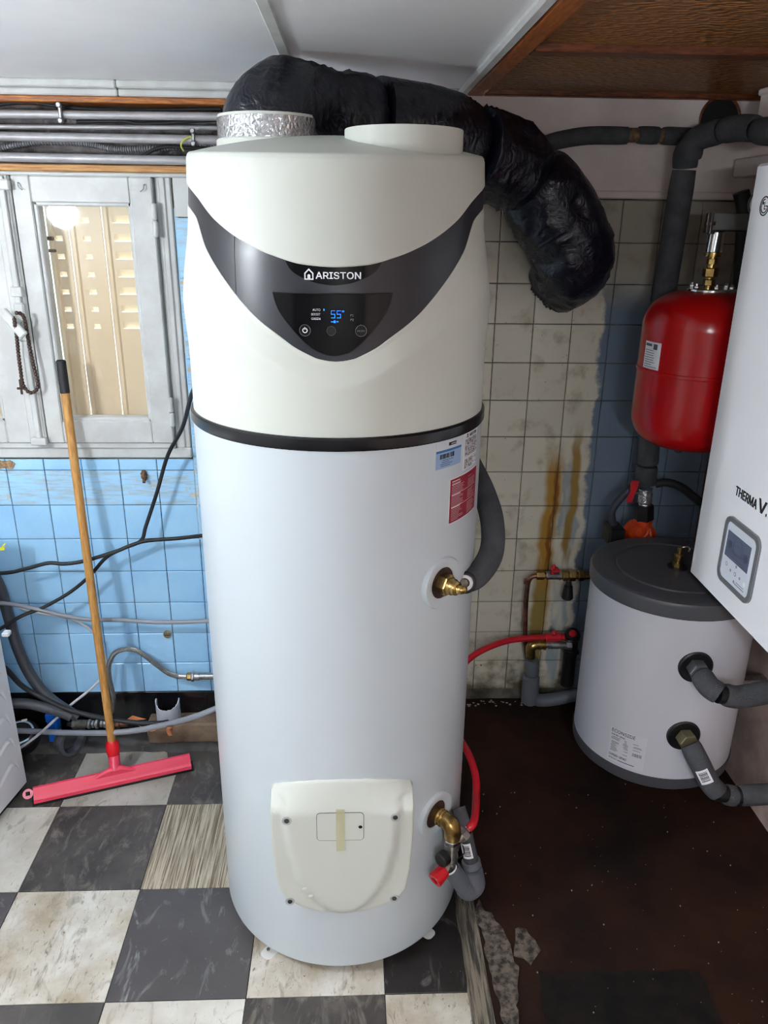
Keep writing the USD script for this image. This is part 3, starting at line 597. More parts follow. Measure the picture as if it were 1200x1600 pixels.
def seven(segs, x, z, h, w, t=.0014):
    s = {'a': (0, h-t, w, h), 'b': (w-t, h/2, w, h), 'c': (w-t, 0, w, h/2), 'd': (0, 0, w, t), 'e': (0, 0, t, h/2), 'f': (0, h/2, t, h), 'g': (0, h/2-t/2, w, h/2+t/2)}
    return [box(x+s[c][0]+.0002, z+s[c][1]+.0002, 0, x+s[c][2]-.0002, z+s[c][3]-.0002, .0003) for c in segs]
led = seven('acdfg', 0, 0, .0125, .0072)+seven('acdfg', .0092, 0, .0125, .0072)+seven('abgf', .0178, .0075, .005, .0036, .0011)
led += [box(.000, -.0062, 0, .006, -.0048, .0003), box(.0045, -.0075, 0, .0075, -.0035, .0003), box(.009, -.006, 0, .012, -.0045, .0003)]
obj('temperature_digits', wrap(cat(*led), -1.5, 1.4515, .001), BLUEL, disp_, smooth=False)
obj('mode_indicator', wrap(box(0, 0, 0, .0018, .003, .0003), -3.9, 1.4630, .001), BLUEL, disp_, smooth=False)
def circ(r0, r1): return trimesh.creation.extrude_polygon(sg.Point(0, 0).buffer(r1, 16).difference(sg.Point(0, 0).buffer(r0, 16)), .0004, engine='earcut')
for thb, zb_, s in ((-10.1, 1.4315, 'power'), (-1.4, 1.4315, 'knob'), (8.4, 1.4315, 'mode')):
    b = obj('button', wrap(circ(.0, .0094 if s != 'knob' else .0075), thb, zb_, .0007), mat('button_black', (10, 10, 13), .12), disp_, smooth=False)
    if s == 'knob':
        obj('button_ring', wrap(circ(.0070, .0075), thb, zb_, .0011), mat('dim_ink2', (70, 70, 76), .4), disp_, smooth=False); continue
    obj('button_ring', wrap(circ(.0086, .0094), thb, zb_, .0011), mat('ring_grey', (120, 120, 126), .3, .6), disp_, smooth=False)
    if s == 'power':
        pg = sg.Point(0, 0).buffer(.0042, 12).difference(sg.Point(0, 0).buffer(.0029, 12)).difference(sg.box(-.0014, .0, .0014, .006)).union(sg.box(-.0006, .001, .0006, .0052))
        obj('power_symbol', wrap(cat(*[trimesh.creation.extrude_polygon(g, .0004, engine='earcut') for g in getattr(pg, 'geoms', [pg])]), thb, zb_, .0011), INKW, disp_, smooth=False)
    else: obj('mode_word', wrap(text('mode', .0034, .0004, width=.0125, anchor='c'), thb, zb_-.0015, .0011), mat('ring_grey', (0, 0, 0)), disp_, smooth=False)
# outlets on the top
FOIL = mat('aluminium_foil_tape', (205, 206, 210), .22, 1.0, bump=.0)
def crinkle():
    n = {'g': ('geometry', {}), 'v': ('voronoi_texture', {'feature': 'distance_to_edge', 'scale': 95.0}), 'n': ('noise_texture', {'scale': 30.0, 'detail': 3.0, 'distortion': 2.0}), 'a': ('mix_color', {'fac': .5}),
         'b': ('bump', {'strength': .9, 'distance': .006}), 'p': ('principled_bsdf', {'base_color': lin((210, 211, 214)), 'metallic': .95, 'roughness': .22})}
    return usdkit.material(stage, '/World/Looks/crinkled_foil', n, [('g.position', 'v.vector'), ('g.position', 'n.vector'), ('v.distance', 'a.a'), ('n.fac', 'a.b'), ('a.result', 'b.height'), ('b.normal', 'p.normal')], surface='p.BSDF')
CRINK = crinkle()
FC, WC = V(-.157, 1.66, 0), V(.090, 1.468, 0)
obj('outlet_collar', lathe([(.099, 1.70), (.099, 1.736), (.096, 1.740), (.0955, 1.776), (.0945, 1.780), (.088, 1.780), (.088, 1.70)], FC, n=72), HEADW, hw)
obj('foil_tape', lathe([(.0985, 1.730), (.0972, 1.737), (.0966, 1.752), (.0968, 1.7745), (.0948, 1.7755), (.0948, 1.730)], FC, n=72), CRINK, hw, label='crinkled aluminium tape around the outlet')
obj('inlet_collar', lathe([(.101, 1.66), (.101, 1.7415), (.1, 1.743), (.0955, 1.743), (.0945, 1.7415), (.0945, 1.70), (0, 1.70)], WC, n=72), HEADW, hw)
# access cover near the bottom
CX, YF = -.022, 1.262
outline = sg.Polygon([(-.146, .500), (-.140, .510), (-.12, .521), (-.09, .533), (-.05, .543), (0, .547), (.05, .543), (.09, .533), (.12, .521), (.140, .510), (.146, .500), (.147, .42), (.143, .32), (.134, .262), (.118, .236), (.09, .218), (.05, .202), (0, .196), (-.05, .202), (-.09, .218), (-.118, .236), (-.134, .262), (-.143, .32), (-.147, .42)])
oc = sg.Polygon(outline.exterior).segmentize(.008); ring_ = np.array(oc.exterior.coords)[:-1]
if sg.LinearRing(ring_).is_ccw: ring_ = ring_[::-1]
cen = V(0, .40)
def cover_h(x, z):
    zt_ = np.interp(np.abs(x), [0, .05, .09, .12, .145], [.547, .543, .533, .521, .505]); top_ = np.clip((z-.474)/(zt_-.474), 0, 1); u = np.hypot(x/.116, np.minimum(z-.46, 0)/.255)
    dish = np.clip((u-.97)/.06, 0, 1); dish = dish*dish*(3-2*dish)
    t = .93*top_**1.1; return (YF+.009*dish*(z < .5))*(1-t)+(AY-np.sqrt(RJ*RJ-(x+CX-AX)**2))*t
rows = []
for t in (0, .15, .3, .45, .55, .62, .68, .74, .79, .84, .88, .92, .955, .985):
    q = cen+(ring_-cen)*t; rows.append(np.c_[q[:, 0]+CX, cover_h(q[:, 0], q[:, 1]), q[:, 1]])
for dy, sc in ((.0025, .996), (.008, 1.002), (.10, 1.012)):
    q = cen+(ring_-cen)*sc; rows.append(np.c_[q[:, 0]+CX, cover_h(ring_[:, 0]*.985, cen[1]+(ring_[:, 1]-cen[1])*.985)+dy, q[:, 1]])
cov = obj('access_cover', grid(np.array(rows), wv=True), HEADW, hw, smooth=32)
for x, z in ((-.112, .460), (.108, .464), (-.113, .236), (.110, .238)):
    y = float(cover_h(np.array(x), np.array(z)))
    obj('screw_recess', lathe([(.0102, .0), (.0095, .0022), (.0072, .0022), (.0060, .0008), (0, .0008)], (CX+x, y+.0006, z), (0, -1, 0), 24), mat('recess_grey', (178, 180, 178), .3), cov)
    obj('screw', lathe([(.0052, .0006), (.0045, .002), (0, .002)], (CX+x, y, z), (0, -1, 0), 18), mat('dark_screw', (80, 80, 78), .4, .7), cov)
pg = rrect(-.0495, -.036, .0475, .036, .009)
obj('inspection_gap', prism(pg.difference(pg.buffer(-.0014)), V(CX-.003, YF+.0004, .443), V(1, 0, 0), V(0, 0, 1), .0006), mat('gap_grey', (120, 120, 116), .6), cov)
obj('inspection_plate', prism(pg.buffer(-.0016), V(CX-.003, YF+.0004, .443), V(1, 0, 0), V(0, 0, 1), .0012), HEADW, cov)
obj('inspection_hole', lathe([(.004, 0), (.0034, .0006), (0, .0006)], (CX+.037, YF-.0010, .442), (0, -1, 0), 16), BLACK, cov)
tape = grid([[V(x, YF-.0022-.0006*math.sin(z*210+x*90), z) for z in np.linspace(.382, .489, 16)] for x in np.linspace(CX-.0125, CX+.0055, 5)])
obj('masking_tape', cat(tape), usdkit.material(stage, '/World/Looks/yellowed_tape', {'p': ('principled_bsdf', {'base_color': lin((206, 202, 164)), 'roughness': .35}), 't': ('transparent_bsdf', {}), 'm': ('mix_closure', {'fac': .72})}, [('t.BSDF', 'm.closure1'), ('p.BSDF', 'm.closure2')], surface='m.closure'), cov, label='strip of yellowed tape')
# stickers on the jacket
RC = lambda z: np.full_like(np.asarray(z, float), RJ)
def sticker(name, t0, t1, z0, z1, m, label):
    return obj(name, patch(k(z0), k(z1), np.linspace(t0, t1, max(4, int(t1-t0))), .0005, .0005, 3, RC), m, hw, label=label)
def jwrap(m, th0, z0, off=.0008):
    v, f = trimesh.remesh.subdivide_to_size(m.vertices, m.faces, .008, max_iter=12)
    return trimesh.Trimesh(on(RJ+off+v[:, 2], th0+np.degrees(v[:, 0]/RJ), v[:, 1]+z0), f, process=False)
s1 = sticker('blue_label', 37.2, 51.6, 1.178, 1.229, mat('label_pale', (206, 210, 216), .5), 'white and blue barcode label')
obj('blue_field', patch(k(1.178), k(1.212), np.linspace(37.3, 51.5, 15), .0009, .0005, 3, RC), mat('label_blue', (150, 178, 214), .5), s1)
obj('blue_stripe', patch(k(1.2085), k(1.2125), np.linspace(37.3, 51.5, 15), .0011, .0005, 3, RC), mat('label_stripe', (48, 110, 170), .5), s1)
obj('brand_mark', cat(jwrap(box(0, 0, 0, .022, .006, .0002), 43.8, 1.2185)), INK, s1)
obj('brand_word', jwrap(text('ARISTON', .0022, .0002, width=.014), 45.0, 1.2202, .0012), INKW, s1, smooth=False)
bars = []
for i in range(26):
    if rng.random() < .7: bars.append(box(i*.0017, 0, 0, i*.0017+rng.choice((.0006, .001, .0013)), .009, .0002))
obj('barcode', jwrap(cat(*bars), 39.2, 1.1965, .0012), INK, s1)
obj('print_lines', jwrap(cat(*[box(rng.uniform(0, .008), -i*.0035, 0, rng.uniform(.02, .045), -i*.0035+.0009, .0002) for i in range(4)]), 39.0, 1.193, .0012), mat('blue_grey_ink', (70, 84, 110), .6), s1)
s2 = sticker('rating_label', 53.6, 66.4, 1.158, 1.233, PAPER, 'white rating plate label with dense black print')
obj('rating_brand', jwrap(text('ARISTON', .0055, .0002, True, width=.034), 57.8, 1.2215), INK, s2, smooth=False)
obj('rating_house', jwrap(cat(*[trimesh.creation.extrude_polygon(sg.Polygon([(0, 0), (.006, 0), (.006, .005), (.003, .008), (0, .005)]).difference(sg.box(.0015, .0014, .0045, .0045)), .0002, engine='earcut')]), 55.6, 1.2210), INK, s2, smooth=False)
pr = []
for i in range(24):
    x = .001
    while x < .056:
        w = rng.uniform(.002, .011)
        if not (14 <= i <= 15) and (i < 15 or x < .035 or rng.random() < .3): pr.append(box(x, -i*.0024, 0, min(x+w, .058), -i*.0024+rng.choice((.0007, .0012)), .0002))
        x += w+rng.uniform(.0008, .004)
obj('rating_print', jwrap(cat(*pr), 54.4, 1.2165), INK, s2)
s3 = sticker('red_label', 45.2, 68.2, 1.061, 1.152, PAPER, 'red warning label with white print')
obj('red_field', patch(k(1.063), k(1.150), np.linspace(45.7, 67.9, 24), .0009, .0005, 3, RC), mat('label_red', (150, 10, 40), .5), s3)
pr = []
for i in range(26):
    z = -i*.0031; head = i in (0, 2, 9, 17)
    for x0, x1 in ((.003, .048), (.062, .103)):
        if head and x0 > .05: continue
        if x0 > .05 and i in (8, 16): continue
        pr.append(box(x0, z, 0, x0+(x1-x0)*rng.uniform(.55, 1.0), z+(.0015 if head else .0005), .0002))
for i in (8.2, 16.4): pr.append(box(.003, -i*.0031, 0, .1, -i*.0031+.0008, .0002))
obj('red_print', jwrap(cat(*pr), 46.0, 1.1445, .0012), INKW, s3)
# side ports
def port(th, z, name):
    d = V(math.sin(math.radians(th)), -math.cos(math.radians(th)), 0); o = V(AX, AY, z)+d*RJ
    obj(name, lathe([(.053, -.012), (.053, .003), (.051, .0065), (.044, .0075), (.0335, .0045), (.032, .003), (.032, -.0)], o, d, 48), WHITE, hw)
    obj('port_well', lathe([(.0325, .0015), (0, .0016)], o, d, 32), mat('port_brown', (70, 38, 32), .7, c2=(34, 20, 18), ns=60), hw)
    return o, d, np.cross(V(0, 0, 1), d)
po, pd, pe = port(43, .945, 'port_ring')
qo, qd, qe = port(45.2, .378, 'port_ring')

# ------------------------------------------------------------------ black foil-wrapped air duct
def duct_material():
    n = {'g': ('geometry', {}), 'm': ('mapping', {'scale': (1, 1, 1)}), 'n': ('noise_texture', {'scale': 34.0, 'detail': 5.0, 'distortion': 1.6}), 'w': ('noise_texture', {'scale': 12.0, 'detail': 2.0, 'type': 'ridged_multifractal'}),
         'a': ('mix_color', {'fac': .45}), 'b': ('bump', {'strength': .75, 'distance': .012}), 'p': ('principled_bsdf', {'base_color': lin((14, 16, 30)), 'roughness': .26, 'specular_ior_level': .6})}
    return usdkit.material(stage, '/World/Looks/black_film', n, [('g.position', 'n.vector'), ('g.position', 'w.vector'), ('n.fac', 'a.a'), ('w.fac', 'a.b'), ('a.result', 'b.height'), ('b.normal', 'p.normal')], surface='p.BSDF')
FILM = duct_material()
duct = thing('air_duct', 'black film wrapped air duct arching from the heater to the wall', 'duct')
def duct_piece(pts, r, seed, pinch=(0, 1), amp=.006):
    pth = spline(pts, 26); N = len(pth); s = np.concatenate([[0], np.cumsum(np.linalg.norm(np.diff(pth, axis=0), axis=1))])
    rr = np.interp(np.linspace(0, 1, N), np.linspace(0, 1, len(r)), r)
    def disp(N, t):
        u = np.stack(np.broadcast_arrays(s[:, None]*24, np.cos(t)[None]*1.1, np.sin(t)[None]*1.1), -1)
        f = meshkit.fbm(u, 3, seed)-.5; g = meshkit.noise(np.stack(np.broadcast_arrays(s[:, None]*11, np.cos(t)[None]*1.6+5, np.sin(t)[None]*1.6), -1), seed+9)-.5
        w_ = np.stack(np.broadcast_arrays(s[:, None]*30+1.6*np.sin(t*2)[None], np.cos(t)[None]*.9, np.sin(t)[None]*.9+3), -1)
        rdg = 1-2*np.abs(meshkit.fbm(w_, 2, seed+20)-.5)*2
        env = np.clip(meshkit.noise(np.stack(np.broadcast_arrays(s[:, None]*9, np.cos(t)[None]*1.3, np.sin(t)[None]*1.3+9), -1), seed+31)*2-.5, 0, 1)
        d = amp*.7*f+amp*1.6*g+amp*1.5*env*np.clip(rdg, 0, 1)**3-amp*1.5*np.maximum(0, meshkit.noise(u*V(.8, 2, 2)+7, seed+3)-.62)*3
        e = np.minimum(s[:, None] if pinch[0] else 9, (s[-1]-s)[:, None] if pinch[1] else 9)
        return d-.018*np.exp(-(e/.014)**1.2)
    return sweep(pth, rr, 72, disp=disp)
A_ = [V(-.156, 1.662, 1.735), V(-.152, 1.668, 1.770), V(-.120, 1.705, 1.792), V(-.065, 1.762, 1.792), V(.00, 1.795, 1.790), V(.055, 1.812, 1.787)]
B_ = [V(.05, 1.81, 1.787), V(.13, 1.85, 1.779), V(.215, 1.885, 1.765), V(.275, 1.905, 1.745)]
C_ = [V(.27, 1.893, 1.745), V(.325, 1.93, 1.733), V(.385, 1.965, 1.71), V(.425, 1.98, 1.688)]
D_ = [V(.418, 1.978, 1.700), V(.462, 2.0, 1.655), V(.505, 2.012, 1.605), V(.54, 2.02, 1.55), V(.556, 2.04, 1.505), V(.562, 2.09, 1.472), V(.562, 2.155, 1.462)]
obj('duct_length', duct_piece(A_, [.084, .091, .092, .090, .090, .090], 1, (0, 1)), FILM, duct, smooth=60)
obj('duct_length', duct_piece(B_, [.090, .093, .093, .088], 2), FILM, duct, smooth=60)
obj('duct_length', duct_piece(C_, [.088, .093, .095, .086], 3), FILM, duct, smooth=60)
obj('duct_length', duct_piece(D_, [.088, .099, .102, .100, .098, .093, .088, .085], 4, (1, 0)), FILM, duct, smooth=60)

# ------------------------------------------------------------------ hot water connection of the heater
hot = thing('outlet_fitting', 'brass elbow fitting in the upper side port of the heater', 'pipe fitting')
c0 = po+pd*.004
obj('union_nut', nut(c0-pd*.004, c0+pd*.018, .0215), BRASS, hot)
obj('brass_body', lathe([(0, 0), (.0165, 0), (.0165, .008), (.0140, .011), (.0140, .017), (.011, .020), (0, .020)], c0+pd*.018, pd, 24), BRASS, hot)
e1 = c0+pd*.040; tgt = W(727, 910, 1.425)
obj('brass_elbow', pipe([c0+pd*.03, e1, e1+pd*.004+pe*.006, e1+(tgt-e1)*.6, tgt], .0085, 14), BRASS, hot)
dd = (tgt-e1)/np.linalg.norm(tgt-e1)
ins = thing('insulated_pipe', 'grey foam insulated pipe bending up behind the heater', 'insulated pipe')
pts = [tgt-dd*.004, tgt+dd*.012, W(748, 897, 1.46), W(768, 862, 1.50), W(769, 815, 1.56), W(757, 772, 1.64), W(740, 735, 1.72), W(722, 700, 1.82), W(700, 660, 1.90), W(690, 560, 1.96)]
obj('foam_sleeve', pipe(pts, [.020, .0245, .026, .0255, .026, .026, .026, .026], 20, 10), FOAM, ins)
obj('white_collar', ring(tgt-dd*.010, dd, .010, .0165, .010, 24), PAPER, ins)
obj('sleeve_end', ring(tgt-dd*.005, dd, .015, .023, .012, 24, .003), RUBBER, ins)

# ------------------------------------------------------------------ safety valve under the lower side port
sv = thing('safety_valve', 'brass safety valve with red and black knobs in the lower port', 'safety valve')
c = qo+qd*.002
obj('brass_elbow', pipe([c-qd*.003, c+qd*.022, c+qd*.040+V(0, 0, -.004), c+qd*.048+V(0, 0, -.018), c+qd*.048+V(0, 0, -.036)], [.0165, .0165, .019, .0185, .0175], 20), BRASS, sv)
for a_ in (.010, .018): obj('brass_collar', ring(c+qd*a_, qd, .012, .0195, .005, 24), BRASS, sv)
b0 = c+qd*.048+V(0, 0, -.036)
obj('valve_nut', nut(b0, b0-V(0, 0, .012), .019), CHROME, sv)
ND = mat('nickel_plate', (186, 182, 178), .28, .9, c2=(150, 144, 140), ns=60)
obj('valve_body', lathe([(0, 0), (.0155, 0), (.0165, .010), (.015, .018), (.0125, .024), (.0145, .034), (.0145, .050), (.0118, .058), (.0118, .094), (0, .094)], b0-V(0, 0, .012), (0, 0, -1), 28), ND, sv)
b1 = b0-V(0, 0, .026)
obj('inlet_arm', cat(cyl(b1, b1+pe*.040+V(0, 0, .012), .0105, 18, .001), nut(b1+pe*.030+V(0, 0, .009), b1+pe*.046+V(0, 0, .0138), .0165)), ND, sv)
kd1 = V(-.76, -.65, 0); kd1 /= np.linalg.norm(kd1)
k0 = b0-V(0, 0, .040)
obj('black_knob', cat(cyl(k0, k0+kd1*.024-V(0, 0, .0), .0075, 14), cyl(k0+kd1*.016, k0+kd1*.038, .0165, 22, .003)), BLACK, sv)
k1 = b0-V(0, 0, .068); kd2 = kd1-V(0, 0, .35); kd2 /= np.linalg.norm(kd2)
obj('knob_stem', cyl(k1, k1+kd2*.03, .009, 16), ND, sv)
obj('red_knob', cat(lathe([(0, 0), (.0135, 0), (.0155, .004), (.0175, .030), (.0165, .033), (.009, .033), (.009, .026), (0, .026)], k1+kd2*.022, kd2, 26)), mat('red_cap', (196, 24, 34), .35), sv)
obj('knob_hub', cyl(k1+kd2*.046, k1+kd2*.0515, .0085, 18), BLACK, sv)
w0 = b1+pe*.02
obj('cable_tie', pipe([w0+qd*.014, w0+qd*.018+V(0, 0, -.02), k1+qd*.017+V(0, 0, .02)-qe*.004, k1+qd*.018+V(0, 0, .0), k1+qd*.015-V(0, 0, .012)+qe*.004], .0013, 8), BLACK, sv)
# red hose: from the valve around the back, to the valve on the tiles
hs = b1+pe*.046+V(0, 0, .0138)
rh = thing('red_hose', 'bright red hose from the safety valve behind the heater to the black valve', 'hose')
obj('hose', pipe([hs, hs+pe*.03+V(0, 0, .012), W(744, 1240, 1.50), W(743, 1212, 1.555), W(733, 1180, 1.62), W(716, 1150, 1.70), W(700, 1112, 1.80), W(694, 1082, 1.90), W(702, 1060, 1.975), W(722, 1040, 2.0), W(748, 1019, 2.03), W(790, 1002, 2.06), W(830, 997, 2.07), W(884, 995, 2.075)], .0094, 16, 10), REDH, rh)
obj('hose_crimp', ring(hs, pe*1+V(0, 0, .3), .006, .0115, .018, 20), CHROME, rh)
obj('hose_joint', cat(cyl(W(851, 996, 2.07), W(876, 995, 2.072), .0135, 18, .002), cyl(W(866, 992, 2.06), W(866, 987, 2.055), .007, 12, .002)), REDP, rh)
# waste siphon
si = thing('waste_siphon', 'grey plastic waste siphon hanging under the safety valve', 'siphon')
s0 = b0-V(0, 0, .098); ax0 = V(.30, .10, -.95)/np.linalg.norm(V(.30, .10, -.95))
f0 = W(701, 1353, s0[1]-.002)
bot = W(728, 1388, s0[1]+.02); u2 = W(738, 1352, s0[1]+.03)
fd = (bot-f0)/np.linalg.norm(bot-f0)
obj('funnel', cat(lathe([(.0175, .0), (.0195, .001), (.0195, .010), (.0175, .010), (.0175, 0)], f0, fd, 30), lathe([(.0155, .004), (.0165, .002), (.0165, .02), (.0155, .02), (.0155, .004)], f0, fd, 30)), PAPER, si, label='white rim of the siphon')
obj('siphon_pipe', cat(lathe([(.0182, .002), (.0205, .004), (.0205, np.linalg.norm(bot-f0)), (.0182, np.linalg.norm(bot-f0)), (.0182, .002)], f0, fd, 30)), PVC, si)
obj('siphon_elbow', pipe([bot-fd*.022, bot, bot+V(.010, .004, -.008), bot+V(.022, .010, .004), u2+V(.0, 0, -.006)], [.0215, .0235, .0235, .0235, .0225], 24), PVC, si)
u3 = W(723, 1285, s0[1]+.05)
obj('riser_pipe', pipe([u2-V(0, 0, .012), u2, u2+(u3-u2)*.5, u3, W(716, 1262, s0[1]+.07)], .0165, 20), FOAM, si)
obj('riser_collar', ring(u2-V(0, 0, .004), (u3-u2), .014, .0215, .018, 24), PVC, si)
m0, m1 = u3+(u2-u3)*.40, u3+(u2-u3)*.74; ns = V(-.35, -.9, .2)
obj('barcode_sticker', pipe_patch(m0, m1, .0168, ns, 40), PAPER, si)
obj('barcode', cat(*[pipe_patch(m0+(m1-m0)*(.15+.09*i), m0+(m1-m0)*(.15+.09*i+(.03, .05, .04)[i % 3]), .0177, ns, 26, .0003) for i in range(8)]), INK, si)
# ------------------------------------------------------------------ buffer tank on the side wall
BX, BY, BR, B0, B1 = .802, 1.735, .200, .315, .762
bt_ = thing('buffer_tank', 'squat white buffer tank with a dark grey lid on the side wall', 'buffer tank')
DGREY = mat('lid_grey', (74, 75, 80), .38)
obj('jacket', lathe([(0, B0), (BR, B0), (BR, B1), (0, B1)], (BX, BY, 0), n=96), mat('tank_white', (206, 206, 214), .3), bt_)
obj('lid', lathe([(BR-.01, B1-.004), (BR+.004, B1-.003), (BR+.0045, B1+.026), (BR+.001, B1+.034), (BR-.008, B1+.038), (BR-.050, B1+.0385), (BR-.053, B1+.034), (BR-.058, B1+.034), (BR-.061, B1+.0385), (.03, B1+.041), (0, B1+.041)], (BX, BY, 0), n=96), DGREY, bt_)
obj('base_ring', lathe([(0, B0-.034), (BR-.008, B0-.034), (BR+.001, B0-.026), (BR+.003, B0+.003), (BR-.01, B0+.004)], (BX, BY, 0), n=96), DGREY, bt_)
obj('wall_bracket', cat(box(BX+BR-.03, BY-.05, .45, XR+.005, BY-.02, .50, .003), box(BX+BR-.03, BY+.08, .45, XR+.005, BY+.11, .50, .003)), STEEL, bt_)
v = WZ(1058, 886, B1+.041)
obj('vent_pad', lathe([(0, 0), (.024, 0), (.024, .004), (0, .004)], v-V(0, 0, .001), n=28), BLACK, bt_)
obj('air_vent', cat(nut(v, v+V(0, 0, .014), .0125), cyl(v+V(0, 0, .013), v+V(0, 0, .030), .0105, 18, .001), nut(v+V(0, 0, .028), v+V(0, 0, .036), .0115), cyl(v+V(0, 0, .036), v+V(0, 0, .054), .006, 14, .001)), BRASS, bt_)
obj('vent_hook', pipe([v+V(0, 0, .050), v+V(.006, -.002, .054), v+V(.014, -.004, .056), v+V(.020, -.006, .052), v+V(.021, -.006, .044)], .0028, 10), CHROME, bt_)
def oncyl(px, py):
    d = ray(px, py); q = CAM[:2]-V(BX, BY); a = d[:2]@d[:2]; b = d[:2]@q; c = q@q-BR*BR
    t = (-b-math.sqrt(max(b*b-a*c, 0)))/a; p = CAM+d*t
    return p, V(p[0]-BX, p[1]-BY, 0)/BR
for px, py in ((1087, 1042), (1068, 1149)):
    p, d = oncyl(px, py)
    obj('port', lathe([(.040, -.01), (.040, .002), (.036, .004), (.030, .003), (0, .003)], p, d, 36), BLACK, bt_)
p, d = oncyl(957, 1139)
tl0 = math.degrees(math.atan2(d[0], -d[1])); zt = p[2]
def bwrap(m, u, z, off=.0008):
    v_, f_ = trimesh.remesh.subdivide_to_size(m.vertices, m.faces, .008, max_iter=12)
    t = np.radians(tl0)+(v_[:, 0]+u)/BR
    return trimesh.Trimesh(np.stack([BX+(BR+off+v_[:, 2])*np.sin(t), BY-(BR+off+v_[:, 2])*np.cos(t), zt+v_[:, 1]+z], 1), f_, process=False)
lab = obj('label', bwrap(box(-.004, -.088, 0, .088, .010, .0002), 0, 0, .0004), mat('label_clear', (212, 212, 219), .35), bt_, label='white product label with black print')
obj('label_brand', bwrap(text('ECONSIDE', .0092, .0003, width=.060), 0, -.004), INK, lab, smooth=False)
obj('label_model', bwrap(text('LUX 80-2PAC', .0040, .0003, True, width=.036), 0, -.013), INK, lab, smooth=False)
obj('label_model', bwrap(text('LUX80-2PAC', .0062, .0003, True, width=.046), 0, -.073), INK, lab, smooth=False)
obj('label_serial', bwrap(text('Serial No.:', .0042, .0003, width=.022), 0, -.082), INK, lab, smooth=False)
pr = []
for i in range(13):
    z = -.018-i*.0034
    for x0, x1 in ((.0, .026), (.032, .048), (.056, .080)):
        if x0 > .05 and 6 <= i <= 10: continue
        if rng.random() < .8: pr.append(box(x0+rng.uniform(0, .004), z, 0, x0+(x1-x0)*rng.uniform(.5, 1), z+.0011, .0002))
for i in range(16): pr.append(box(.058+i*.0014, -.052, 0, .058+i*.0014+rng.choice((.0005, .0009)), -.043, .0002))
pr.append(box(.024, -.0815, 0, .066, -.0795, .0002))
obj('label_print', bwrap(cat(*pr), 0, 0), mat('grey_ink', (80, 80, 86), .6), lab)

# foam insulated pipes from the tank to the right
def foam_run(name, label, legs, r, mats=None):
    t = thing('insulated_pipe', label, 'insulated pipe')
    for i, pts in enumerate(legs):
        pth = spline(pts, 8)
        obj('foam_sleeve', sweep(pth, [r*.93]+[r]*(max(2, len(pth)//2))+[r*.95] if True else r, 22), (mats or [FOAM])[i % len(mats or [1])], t)
    return t
p, d = oncyl(1087, 1042)
YA = p[1]-.06
a0, a1, a2, a3 = p+d*.004, W(1096, 1056, p[1]-.045), W(1108, 1073, p[1]-.075), W(1124, 1084, p[1]-.09)
t = foam_run('a', 'foam insulated pipe from the upper port of the buffer tank', [[a1, a2, a3], [W(1131, 1085, p[1]-.09), W(1150, 1089, p[1]-.09), W(1175, 1086, p[1]-.09), W(1215, 1078, p[1]-.09)]], .0255, [FOAMS, FOAM])
obj('port_nut', nut(a0, a0+(a1-a0)*.9, .024), mat('dull_steel', (96, 98, 100), .5, .4), t)
obj('pipe_joint', cyl(W(1121, 1084, p[1]-.09), W(1134, 1086, p[1]-.09), .021, 18), BLACK, t)
p, d = oncyl(1068, 1149)
a0, a1, a2, a3, a4 = p+d*.004, W(1078, 1163, p[1]-.035), W(1092, 1190, p[1]-.06), W(1108, 1222, p[1]-.08), W(1122, 1238, p[1]-.09)
t = foam_run('b', 'foam insulated pipe from the lower port of the buffer tank', [[a1, a2, a3, a4], [W(1133, 1241, p[1]-.09), W(1148, 1244, p[1]-.09)], [W(1155, 1243, p[1]-.09), W(1175, 1242, p[1]-.09), W(1215, 1240, p[1]-.09)]], .0245, [FOAMS, FOAMS, FOAM])
obj('port_nut', nut(a0, a0+(a1-a0)*1.0, .023), mat('bronze_nut', (120, 112, 84), .5, .5), t)
obj('pipe_joint', cyl(W(1118, 1238, p[1]-.09), W(1160, 1243, p[1]-.09), .0205, 18), BLACK, t)
pth = spline([a1, a2, a3, a4], 8); ns = V(-.45, -.85, .30)
s0_, s1_ = pth[8]+(pth[16]-pth[8])*.22, pth[8]+(pth[16]-pth[8])*.86
obj('barcode_sticker', pipe_patch(s0_, s1_, .0252, ns, 33), PAPER, t)
obj('barcode', cat(*[pipe_patch(s0_+(s1_-s0_)*(.16+.085*i), s0_+(s1_-s0_)*(.16+.085*i+(.03, .05, .04)[i % 3]), .0262, ns, 22, .0003) for i in range(8)]), INK, t)

# ------------------------------------------------------------------ wall hung heat pump unit
UX, UY0, UY1, UZ0, UZ1 = .760, 1.085, 1.572, .862, 1.706
un = thing('heat_pump_unit', 'white wall hung heat pump unit with a small screen', 'heat pump unit')
obj('casing', box(UX+.012, UY0+.004, UZ0+.004, XR-.002, UY1-.004, UZ1-.004, .004), mat('casing_grey', (190, 192, 196), .4), un)
PANELW = mat('panel_white', (246, 247, 250), .32)
obj('front_panel', box(UX, UY0, UZ0, UX+.03, UY1, UZ1, .005), PANELW, un)
EXu, EYu = V(0, -1, 0), V(0, 0, 1)
def face(px, py): p = WX(px, py, UX); return p
def lay(m, p, off=.0): return place(m, V(UX-off, p[1], p[2]), EXu, EYu, V(-1, 0, 0))
q = [face(*c) for c in ((1139, 806), (1193, 838), (1173, 947), (1121, 902))]
ys, zs = (q[0][1]+q[3][1])/2, [(q[0][2]+q[1][2])/2, (q[2][2]+q[3][2])/2]
wB, hB = ys-(q[1][1]+q[2][1])/2, zs[0]-zs[1]
o = V(UX, ys, zs[1])
